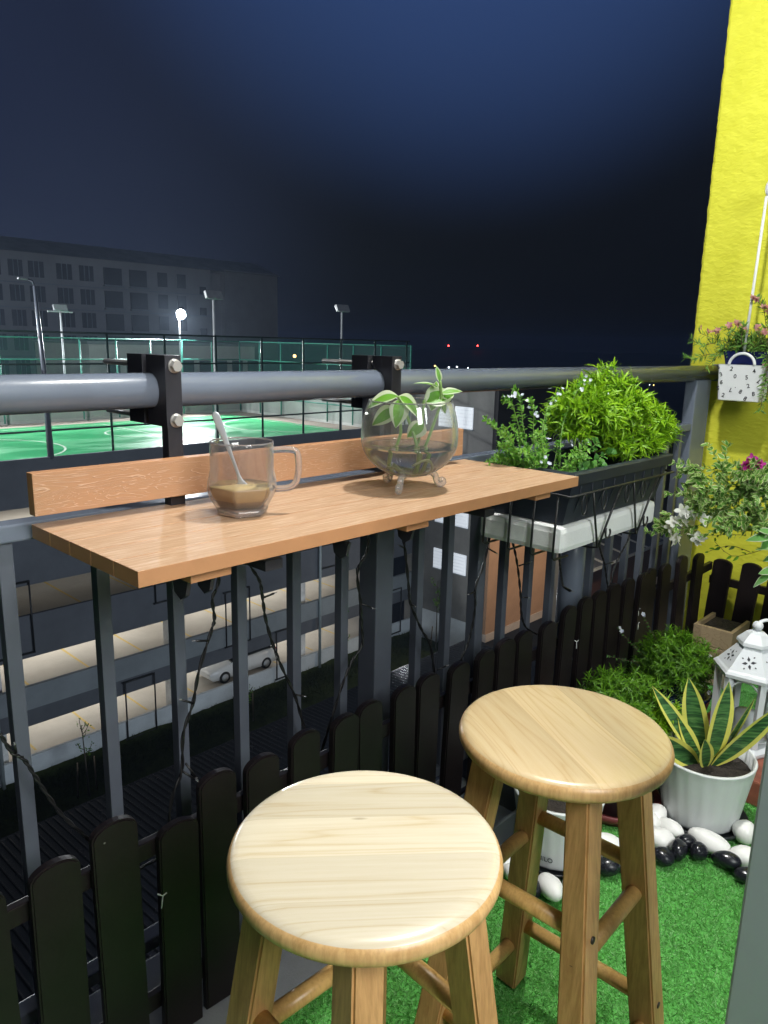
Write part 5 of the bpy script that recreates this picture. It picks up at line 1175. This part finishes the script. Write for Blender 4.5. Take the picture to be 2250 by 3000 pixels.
# dark corrugated roof below the balcony
def corrugated(x0, x1, y0, z0, y1, z1, pitch=0.2, rib=0.06, h=0.045):
    bm = bmesh.new(); xs = []; x = x0
    while x < x1:
        xs += [(x-0.02, 0)]+[(x+rib*(0.5-0.5*math.cos(u)), h*math.sin(u)) for u in np.linspace(0.05, math.pi-0.05, 7)]+[(x+rib+0.02, 0)]; x += pitch
    nrow = 2
    lo = [bm.verts.new((x, y0, z0+h_)) for x, h_ in xs]; hi = [bm.verts.new((x, y1, z1+h_)) for x, h_ in xs]
    for i in range(len(xs)-1): bm.faces.new((lo[i], lo[i+1], hi[i+1], hi[i])).smooth = True
    me = bpy.data.meshes.new('corrugated_roof'); bm.to_mesh(me); bm.free(); return me
t = thing('corrugated_roof', (12, 19, -11.65), 'dark corrugated metal roof below the balcony', 'roof')
me = corrugated(-4, 25.4, 1.3, -10.33, 19.0, -11.64)
for v in me.vertices: v.co -= Vector((12, 19, -11.65))
link('ribbed_sheet', me, t, ['roof'])
b = B(); b.span((-4, 18.98, -11.80), (25.4, 19.06, -11.63)); b.build('eave_trim', 'roof', t)
b = B(); b.span((-4, 1.3, -12.6), (25.4, 18.6, -11.9)); b.build('roof_box', 'block_black', t)

# ---------------- car park with the court on top
YG = 28.0; XL, XR = -6.0, 31.98
cp = thing('car_park', (14, YG, GZ), 'grey open sided car park with lit parking decks and a sports court on its roof', 'building')
def slab(name, y0, y1, z0, z1, m, x0=XL, x1=XR):
    b = B(); b.span((x0, y0, z0), (x1, y1, z1)); return b.build(name, m, cp)
slab('parapet', YG, YG+0.15, -4.9, -3.11, 'garage_dark')
slab('parapet', YG-0.02, YG+0.15, -7.84, -6.1, 'garage_dark')
slab('parapet', YG, YG+0.15, -10.70, -9.02, 'garage_dark')
slab('parapet', YG-0.06, YG+0.12, -12.78, -11.84, 'garage_band'); slab('beam', YG+0.10, YG+0.4, -13.54, -12.781, 'garage_dark')
slab('parapet', YG, YG+0.15, GZ-0.1, -14.76, 'garage_pale')
for k, z in enumerate((GZ, -12.8, -9.9, -7.0)):
    b = B(); b.span((XL, YG+0.15, z-0.25), (XR, YG+17, z)); b.build('deck_floor', 'garage_floor', cp)
b = B(); b.span((XL, YG+0.15, -4.2), (XR, YG+19, -3.72)); b.build('roof_slab', 'garage_dark', cp)
b = B(); b.span((XL, YG+17, GZ), (XR, YG+17.2, -4.2)); b.build('back_wall', 'garage_wall', cp)
for zlo, zhi in ((GZ, -13.05), (-12.8, -10.15), (-9.9, -7.25), (-7.0, -4.2)):
    for xx, m in ((24.25, 'white_col'), (16.6, 'white_col'), (9.0, 'white_col'), (1.5, 'white_col')):
        b = B(); b.span((xx-0.22, YG+(0.9 if m == 'white_col' else 4), zlo), (xx+0.22, YG+1.35, zhi)); b.build('column', m, cp)
        b = B(); b.span((xx-0.22, YG+8.9, zlo), (xx+0.22, YG+9.35, zhi)); b.build('column', m, cp)
b = B(); b.span((-0.05, 0, 0.003), (0.05, 4.6, 0.007)); bl = b.mesh('bay_line'); bl.materials.append(MT['yellow_line'])
for z in (GZ, -12.8, -9.9):
    for xx in np.arange(8.1, 31, 2.55):
        o = bpy.data.objects.new('bay_line', bl); col.objects.link(o); o.parent = cp; o.location = Vector((xx, YG+2.0, z))-cp.location
def pipe_frame(x0, x1, z0, z1):
    b = B()
    for xx in (x0, x1): b.tube([(xx, YG-0.12, z0), (xx, YG-0.12, z1)], 0.035, 8)
    for zz in (z0+0.03, z1-0.03): b.tube([(x0-0.1, YG-0.12, zz), (x1, YG-0.12, zz)], 0.04, 8)
    b.build('pipe_frame', 'pipe_dark', cp)
for a in ((13.70, 15.05, -15.58, -12.88), (8.85, 10.17, -10.5, -7.63), (18.80, 20.15, -12.82, -10.08), (21.74, 23.1, -15.4, -12.8), (24.65, 26.0, -10.2, -7.5), (29.75, 30.9, -15.3, -12.55), (15.29, 16.6, -9.8, -7.0)): pipe_frame(*a)
for xx in (24.58, 8.62): 
    b = B(); b.tube([(xx, YG-0.14, GZ), (xx, YG-0.14, -5.2)], 0.075, 12); b.build('downpipe', 'pipe_pale', cp)

# white car on the lowest deck
CX, CY, CZ = 21.3, 30.75, GZ
cr_ = thing('parked_car', (CX, CY, CZ), 'white car parked on the lowest lit deck of the car park', 'car')
def car_body(prof_sections):
    bm = bmesh.new(); rings = []
    for x, pts in prof_sections: rings.append([bm.verts.new((CX+x, CY+y, CZ+z)) for y, z in pts])
    n = len(rings[0])
    for i in range(len(rings)-1):
        for k in range(n): bm.faces.new((rings[i][k], rings[i][(k+1) % n], rings[i+1][(k+1) % n], rings[i+1][k])).smooth = True
    bm.faces.new(rings[0][::-1]); bm.faces.new(rings[-1]); bmesh.ops.recalc_face_normals(bm, faces=bm.faces)
    for v in bm.verts: v.co -= Vector((CX, CY, CZ))
    return bm
def sect(w, zb, zs, zt): return [(-w, zb), (-w*1.02, (zb+zs)/2), (-w, zs), (-w*0.86, zt), (w*0.86, zt), (w, zs), (w*1.02, (zb+zs)/2), (w, zb)]
bm = car_body([(-2.1, sect(0.66, 0.38, 0.55, 0.62)), (-1.95, sect(0.80, 0.25, 0.68, 0.76)), (-1.2, sect(0.86, 0.22, 0.84, 0.92)), (-0.75, sect(0.87, 0.22, 0.9, 0.98)), (1.5, sect(0.87, 0.22, 0.93, 1.02)), (1.95, sect(0.84, 0.26, 0.95, 1.04)), (2.08, sect(0.74, 0.4, 0.8, 0.9))])
me = bpy.data.meshes.new('car_body'); bm.to_mesh(me); bm.free(); link('car_body', me, cr_, ['car_white'])
bm = car_body([(-0.85, sect(0.78, 0.93, 0.95, 0.97)), (-0.2, sect(0.74, 0.93, 1.30, 1.40)), (0.6, sect(0.74, 0.95, 1.36, 1.46)), (1.3, sect(0.72, 0.97, 1.30, 1.40)), (1.85, sect(0.76, 0.98, 1.0, 1.03))])
me = bpy.data.meshes.new('cabin'); bm.to_mesh(me); bm.free(); link('cabin', me, cr_, ['car_glass'])
bm = car_body([(-0.15, sect(0.70, 1.36, 1.395, 1.425)), (0.6, sect(0.70, 1.42, 1.45, 1.48)), (1.3, sect(0.68, 1.36, 1.39, 1.42))])
me = bpy.data.meshes.new('roof_panel'); bm.to_mesh(me); bm.free(); link('roof_panel', me, cr_, ['car_white'])
for wx in (-1.3, 1.3):
    for wy in (-0.80, 0.80):
        b = B(); b.tube([(CX+wx, CY+wy-0.09, CZ+0.31), (CX+wx, CY+wy+0.09, CZ+0.31)], 0.31, 20); wl = b.build('wheel', 'tyre', cr_)
        b = B(); b.tube([(CX+wx, CY+wy-0.10, CZ+0.31), (CX+wx, CY+wy+0.10, CZ+0.31)], 0.19, 12); b.build('rim', 'pole', wl)
for sy in (-0.62, 0.62):
    b = B(); b.span((CX+1.98, CY+sy-0.14, CZ+0.72), (CX+2.10, CY+sy+0.14, CZ+0.95), bev=0.03); b.build('tail_light', 'tail', cr_)
    b = B(); b.span((CX-2.10, CY+sy-0.14, CZ+0.52), (CX-1.96, CY+sy+0.14, CZ+0.64), bev=0.03); b.build('headlight', 'win_white', cr_)
    b = B(); b.ball((CX-0.62, CY+sy*1.55, CZ+1.02), 0.11, 10, (0.7, 1, 0.8)); b.build('wing_mirror', 'car_white', cr_)

# ---------------- sports court on the roof
CZ_ = -3.70
b = B(); b.quad([(XL, YG+0.16, CZ_), (XR-0.1, YG+0.16, CZ_), (XR-0.1, 45.0, CZ_), (XL, 45.0, CZ_)]); struct('court_border', b, 'court_border')
b = B(); b.quad([(8.0, YG+1.0, CZ_+0.006), (29.83, YG+1.0, CZ_+0.006), (29.83, 42.9, CZ_+0.006), (8.0, 42.9, CZ_+0.006)]); struct('sports_court', b, 'court')
def ring_strip(b, cx, cy, r_, w, a0, a1, z, n=48):
    for i in range(n):
        t0, t1 = a0+(a1-a0)*i/n, a0+(a1-a0)*(i+1)/n
        b.quad([(cx+(r_-w)*math.cos(t0), cy+(r_-w)*math.sin(t0), z), (cx+(r_+w)*math.cos(t0), cy+(r_+w)*math.sin(t0), z), (cx+(r_+w)*math.cos(t1), cy+(r_+w)*math.sin(t1), z), (cx+(r_-w)*math.cos(t1), cy+(r_-w)*math.sin(t1), z)])
b = B(); zl = CZ_+0.012; w = 0.05
ring_strip(b, 20.2, 37.3, 1.95, w, 0, 2*math.pi, zl); b.quad([(20.15, 30.0, zl), (20.25, 30.0, zl), (20.25, 42.0, zl), (20.15, 42.0, zl)])
ring_strip(b, 10.6, 35.3, 4.1, w, -1.35, 1.42, zl)
ring_strip(b, 29.4, 36.0, 4.1, w, math.pi-1.4, math.pi+1.4, zl)
for y in (30.0, 42.0): b.quad([(9.8, y-w, zl), (29.4, y-w, zl), (29.4, y+w, zl), (9.8, y+w, zl)])
for x in (9.8, 29.4): b.quad([(x-w, 30.0, zl+0.004), (x+w, 30.0, zl+0.004), (x+w, 42.0, zl+0.004), (x-w, 42.0, zl+0.004)])
struct('court_markings', b, 'court_line')
def court_fence(label, p0, p1, posts, z0, z1, rails, steel, net=True, rad=0.045):
    t = thing('court_fence', (p0[0], p0[1], z0), label, 'fence', 'green fences round the sports court')
    for u in posts:
        x = p0[0]+(p1[0]-p0[0])*u; y = p0[1]+(p1[1]-p0[1])*u; b = B(); b.tube([(x, y, z0), (x, y, z1)], rad, 8); b.build('fence_post', steel, t)
    for z in rails:
        b = B(); b.tube([(p0[0], p0[1], z), (p1[0], p1[1], z)], rad*0.8, 6); b.build('fence_rail', steel, t)
    if net:
        b = B(); b.quad([(p0[0], p0[1], z0+0.1), (p1[0], p1[1], z0+0.1), (p1[0], p1[1], z1), (p0[0], p0[1], z1)]); b.build('netting', 'netting', t)
    return t
px = [13.95+2.46*k for k in range(-5, 8)]
x0f, x1f = px[0], 31.4
court_fence('dark fence along the near edge of the sports court', (x0f, 28.25), (x1f, 28.25), [(x-x0f)/(x1f-x0f) for x in px], -3.6, 1.45, (1.42, 0.27, -0.95, -2.16), 'dark_green_steel', rad=0.05)
x0f, x1f = 2.0, 31.6
court_fence('lit green fence along the far edge of the sports court', (x0f, 44.4), (x1f, 44.4), np.linspace(0, 1, 14), -3.6, 1.2, (1.17, -0.05, -1.3, -2.5), 'green_steel', rad=0.05)
court_fence('green fence on the right end of the sports court', (31.6, 44.4), (31.6, 28.3), np.linspace(0, 1, 8), -3.6, 1.2, (1.17, -0.05, -1.3, -2.5), 'green_steel', rad=0.05)
b = B(); b.span((2.0, 44.7, -3.7), (31.8, 44.9, -1.9)); single('court_back_wall', b, 'low_wall', (16, 44.8, -3.7), 'pale low wall behind the far court fence', 'wall')
b = B(); b.span((31.75, 28.4, -3.7), (31.9, 44.7, -1.4)); single('court_end_wall', b, 'low_wall', (31.8, 36, -3.7), 'pale wall at the right end of the sports court', 'wall')
def flood_pole(x, y, z0, z1, label, lit=False, r_=0.07, cross=True, aim=(0, -1)):
    t = thing('floodlight_pole', (x, y, z0), label, 'floodlight', 'floodlight poles round the court')
    b = B(); b.tube([(x, y, z0), (x, y, z1-0.25)], [r_, r_*0.75], 10); b.build('pole', 'pole', t)
    if cross:
        b = B(); b.span((x-0.75, y-0.04, z1-0.33), (x+0.75, y+0.04, z1-0.25)); b.build('crossarm', 'pole', t)
    for s_ in ((0,) if lit else (-0.22, 0.18)):
        m = Matrix.Rotation(R(-25), 3, 'X'); b = B(); b.box((x+s_, y-0.05, z1-0.05), (0.42, 0.16, 0.34), rot=m, bev=0.02); h = b.build('lamp_head', 'flood_off', t)
        b = B(); b.box((x+s_, y-0.145, z1-0.09), (0.36, 0.02, 0.28), rot=m) if not lit else b.ball((x+s_, y-0.25, z1-0.09), 0.33, 16, (1, 0.5, 1)); b.build('lens', 'flood_on' if lit else 'flood_off', h)
    return t
flood_pole(27.9, 46.0, -3.7, 2.95, 'lit floodlight glaring on its pole behind the court', lit=True, cross=False)
flood_pole(19.9, 46.0, -3.7, 2.97, 'unlit floodlight pole with a crossarm left of the lit one')
flood_pole(19.05, 28.6, -3.7, 3.2, 'tall near floodlight pole right of the lit lamp', r_=0.075, cross=False)
flood_pole(26.62, 28.6, -3.7, 3.0, 'thin floodlight pole near the right end of the court', r_=0.06, cross=False)
t = thing('street_lamp', (11.42, 28.1, -3.2), 'dark lamp post standing at the left end of the near court fence', 'lamp post')
b = B(); b.tube([(11.42, 28.1, -3.2), (11.40, 28.1, 0.3), (11.30, 28.1, 3.0)], [0.12, 0.09, 0.055], 10); b.build('pole', 'steel_dark', t)
b = B(); b.tube([(11.30, 28.1, 3.0), (11.24, 28.1, 3.15), (11.05, 28.1, 3.22)], 0.04, 8); b.build('arm', 'steel_dark', t)
b = B(); b.span((10.75, 28.02, 3.18), (11.08, 28.18, 3.25), bev=0.02); b.build('lamp_head', 'flood_off', t)
# low pale building behind the court
t = thing('low_building', (33, 56, -4), 'low pale building behind the sports court fence', 'building')
b = B(); b.span((26.2, 56, -8), (41.5, 66, 0.72)); b.build('wall', 'low_wall', t)
for k in range(9): 
    x = 27.5+k*1.65; b = B(); b.span((x, 55.96, -2.6), (x+1.1, 55.999, -0.5)); b.build('window', 'win_dark', t)
b = B(); b.span((26.0, 55.8, 0.721), (41.7, 66.2, 0.95)); b.build('roof', 'garage_band', t)

# unfinished apartment block far behind the court
ab = thing('apartment_block', (57, 100, GZ), 'tall unlit grey apartment block far behind the sports court', 'building')
b = B(); b.span((30, 100, GZ), (66.2, 112, 11.3)); b.build('wall', 'far_wall', ab)
b = B(); b.span((66.2, 101.2, GZ), (68.7, 112, 11.0)); b.build('stair_recess', 'far_wall', ab)
b = B(); b.span((68.7, 100, GZ), (78.8, 112, 11.6)); b.build('end_wall', 'far_wall', ab)
b = B(); b.prism([(99.6, 11.31), (113, 11.31), (106, 13.6)], 0, 29.5, 79.1); b.build('roof', 'block_grey', ab)
def win(x0, x1, z0, z1, mull=True):
    b = B(); b.span((x0, 99.9, z0), (x1, 99.99, z1)); f = b.build('window', 'win_dark', ab)
    if mull:
        for xm in np.linspace(x0, x1, 4)[1:-1]:
            b = B(); b.span((xm-0.05, 99.82, z0), (xm+0.05, 99.895, z1)); b.build('mullion', 'garage_band', f)
for r_ in range(7):
    zt_ = 10.32-3.0*r_
    for a, c in ((32.2, 34.0), (34.6, 36.3), (37.2, 38.9), (39.6, 41.5), (43.1, 45.1), (46.1, 48.0)): win(a, c, zt_-1.95, zt_)
    for a, c in ((49.4, 51.9), (53.1, 55.6)):
        b = B(); b.span((a, 99.7, zt_-2.2), (c, 99.99, zt_)); f = b.build('window', 'win_dark', ab); b = B(); b.span((a-0.15, 99.3, zt_-2.45), (c+0.15, 99.98, zt_-2.25)); b.build('sill', 'garage_band', f)
    for a, c in ((57.4, 58.9), (60.5, 61.9)): win(a, c, zt_-1.95, zt_, False)
    win(64.2, 65.3, zt_-2.6, zt_-1.5, False)
    b = B(); b.span((30, 99.85, zt_-2.75), (66.2, 99.995, zt_-2.6)); b.build('floor_band', 'garage_band', ab)

# grey block on the right with lit blinds, and its orange and black neighbours
rb = thing('grey_block', (32, 25.5, GZ), 'dark grey block with white blinds turned towards the lawn', 'building')
b = B(); b.span((32.0, 22.8, GZ-0.1), (40, 28.6, -0.9)); b.build('wall', 'block_grey', rb)
b = B(); b.span((31.97, 22.85, GZ-0.1), (31.999, 28.0, -13.9)); b.build('plinth', 'garage_pale', rb)
for k in range(4):
    zt_ = -1.93-2.705*k
    for a, c in ((26.42, 25.45), (25.30, 24.1)):
        b = B(); b.span((31.93, c, zt_-1.15), (31.999, a, zt_)); f = b.build('window', 'win_lit' if k in (0, 1) else 'win_lit', rb)
        b = B(); b.span((31.91, c-0.04, zt_-1.21), (31.998, a+0.04, zt_-1.152)); b.build('sill', 'garage_band', f)
        b = B()
        for q in range(6): b.span((31.922, c+0.02, zt_-1.12+q*0.19), (31.93, a-0.02, zt_-1.10+q*0.19))
        b.build('blind_slats', 'win_white', f)
ob2 = thing('orange_block', (35, 22.7, GZ), 'block with a lit orange wall below a nearly black upper wall', 'building')
b = B(); b.span((32.02, 22.55, -7.5), (38.15, 22.79, -0.7)); b.build('upper_wall', 'block_black', ob2)  # unlit upper part of the facade, its darkness put into the colour
b = B(); b.span((32.02, 22.6, -14.25), (38.1, 22.79, -7.501)); b.build('orange_wall', 'block_orange', ob2)
b = B(); b.span((32.02, 22.55, -14.7), (38.1, 22.79, -14.251)); b.build('plinth', 'cream', ob2)
b = B(); b.span((32.02, 22.6, GZ), (38.1, 22.79, -14.701)); b.build('base_wall', 'block_black', ob2)
rbk = thing('brown_block', (46, 23, GZ), 'red brown block with a glass canopy seen through the right balusters', 'building')
b = B(); b.span((38.6, 23.5, GZ), (70, 30, -12.6)); b.build('lower_wall', 'block_brown', rbk)
b = B(); b.span((38.2, 25.2, -12.599), (70, 30, -6)); b.build('upper_wall', 'block_black', rbk)
for k in range(8):
    x = 40+k*3.0; b = B(); b.box((x+1.5, 22.6, -11.9), (2.9, 2.6, 0.06), rot=Matrix.Rotation(R(12), 3, 'X')); cg = b.build('canopy_pane', 'garage_dark', rbk)
    b = B(); b.box((x, 22.6, -11.86), (0.14, 2.7, 0.14), rot=Matrix.Rotation(R(12), 3, 'X')); b.build('canopy_bar', 'low_wall', cg)
b = B(); b.span((40, 21.3, -12.28), (64, 21.42, -12.12)); b.build('canopy_gutter', 'low_wall', rbk)
b = B(); b.span((39.5, 20.0, -14.2), (60, 20.3, -13.9)); b.build('canopy_rail', 'cream', rbk)
b = B(); b.span((57.5, 21.0, GZ), (57.9, 21.4, 2.0)); b.build('orange_pilaster', 'block_orange', rbk)
b = B(); b.span((58.2, 23.3, -8), (62, 23.49, -3.5)); b.build('blue_panel', 'blue', rbk)

# young staked trees on the lawn
def young_tree(x, y, h, seed, label, bushy=0):
    r_ = random.Random(seed); t = thing('young_tree', (x, y, GZ), label, 'tree', 'young staked trees on the lawn')
    tr = [(x, y, GZ), (x-0.04, y, GZ+h*0.5), (x-0.10, y, GZ+h)]; b = B(); b.tube(spline(tr, 12), [0.045-0.003*i for i in range(12)], 7); b.build('trunk', 'bark', t)
    brs_ = []
    for k in range(7+bushy*2):
        u = r_.uniform(0.55, 0.98); a = r_.uniform(0, 6.28); l = r_.uniform(0.18, 0.5)*(1.4 if bushy else 0.9); p = (x-0.08*u, y, GZ+h*u); brs_.append([p, (p[0]+l*0.5*math.cos(a), p[1]+l*0.5*math.sin(a), p[2]+l*0.45), (p[0]+l*0.8*math.cos(a), p[1]+l*0.8*math.sin(a), p[2]+l*1.1)])
    b = B()
    for q in brs_: b.tube(spline(q, 6), 0.012, 5)
    b.build('limbs', 'bark', t)
    P = []; D = []
    for q in brs_:
        Q = spline(q, 8)
        for w_ in Q[3:]:
            for _ in range(2+bushy*2): P.append(w_+rng.normal(size=3)*0.05); D.append(rdir(1)[0])
    if P: leaves('crown', P, D, rdir(len(P)), rng.uniform(0.06, 0.13, len(P)), 0.05, 'fern', t, 0.2, 0.1)
    for s_ in (-0.38, 0.36):
        b = B(); b.tube([(x+s_, y+0.1, GZ), (x+s_*0.86, y+0.05, GZ+1.55)], 0.030, 6); b.build('stake', 'stake', t)
young_tree(10.75, 25.3, 3.0, 1, 'bare young staked tree at the left of the lawn')
young_tree(24.55, 26.0, 3.5, 2, 'thin young staked tree before the middle of the car park wall')
young_tree(31.0, 25.2, 4.2, 3, 'leafier young staked tree beside the grey block', 2)
young_tree(18.3, 25.6, 1.6, 4, 'small young staked tree near the parked car')

# dark hills and far lights
bm = bmesh.new(); lo = []; hi = []
for i in range(121):
    a = R(8+80*i/120); d = 950; x, y = d*math.cos(a), d*math.sin(a)
    h = -4+6*mn.noise((i*0.09, 0, 0))+2.0*mn.noise((i*0.4, 2, 0)); lo.append(bm.verts.new((x*0.9, y*0.9, GZ-1))); hi.append((bm.verts.new((x, y, h)), bm.verts.new((x*1.25, y*1.25, GZ-2))))
for i in range(120):
    bm.faces.new((lo[i], lo[i+1], hi[i+1][0], hi[i][0])); bm.faces.new((hi[i][0], hi[i+1][0], hi[i+1][1], hi[i][1]))
me = bpy.data.meshes.new('hills'); bm.to_mesh(me); bm.free(); o = link('hills', me, None, ['hill']); o['kind'] = 'structure'
for xy, z, lab in ((1.2313, -0.0026, 'red beacon on the left of two far masts'), (1.3299, -0.0013, 'red beacon on the right of two far masts')):
    y = 560; x = xy*y; zz = 1.3+z*y; t = thing('beacon_mast', (x, y, GZ), lab, 'mast', 'far masts with red beacons')
    b = B(); b.tube([(x, y, GZ), (x, y, zz-0.6)], 0.5, 6); b.build('mast', 'hill', t); b = B(); b.ball((x, y, zz), 0.95, 10); b.build('beacon', 'red_lamp', t)
k = 0
for xy, z, m, lab in ((1.401, -0.0517, 'white_lamp', 'far white street lamp on the horizon beside the planter shrub'), (2.218, -0.1054, 'amber_lamp', 'far amber lamp under the right part of the top tube'), (1.19, -0.043, 'amber_lamp', 'far amber lamp right of the second clamp'), (1.235, -0.0465, 'white_lamp', 'far white lamp left of a pair above the tube'), (1.262, -0.0455, 'white_lamp', 'far white lamp right of a pair above the tube'), (1.30, -0.048, 'white_lamp', 'faint far white lamp above the glass bowl'), (2.19, -0.104, 'white_lamp', 'faint far lamp beside the amber one under the tube')):
    y = min(330, 15.5/abs(z)); x = xy*y; t = thing('distant_lamp', (x, y, 1.3+z*y), lab, 'street lamp', 'far lamps on the horizon')
    b = B(); b.ball((x, y, 1.3+z*y), 0.0016*y*(0.7 if 'faint' in lab else 1), 8); b.build('lamp_globe', m, t); b = B(); b.tube([(x, y, GZ-0.05), (x, y, 1.3+z*y)], 0.06, 5); b.build('lamp_pole', 'hill', t)
b = B(); b.ball((38.2, 46.4, 0.15), 0.13, 10); single('amber_wall_lamp', b, 'amber_lamp', (38.2, 46.4, 0.15), 'small amber lamp seen through the court fence', 'lamp')

# thin night haze round the whole scene
hb = B(); hb.span((-40, -30, GZ-2), (1250, 1250, 19.0)); hz = hb.build('haze', [], None); hz['kind'] = 'stuff'
hm = bpy.data.materials.new('haze'); hm.use_nodes = True; hn = hm.node_tree
hn.nodes.remove(hn.nodes['Principled BSDF']); pv = hn.nodes.new('ShaderNodeVolumePrincipled')
pv.inputs['Color'].default_value = (0.62, 0.78, 1.0, 1); pv.inputs['Density'].default_value = 0.00055; pv.inputs['Anisotropy'].default_value = 0.35
hn.links.new(pv.outputs[0], hn.nodes['Material Output'].inputs['Volume']); hz.data.materials.append(hm)
tag(hz, 'thin night haze hanging over the sports court and the town', 'haze')
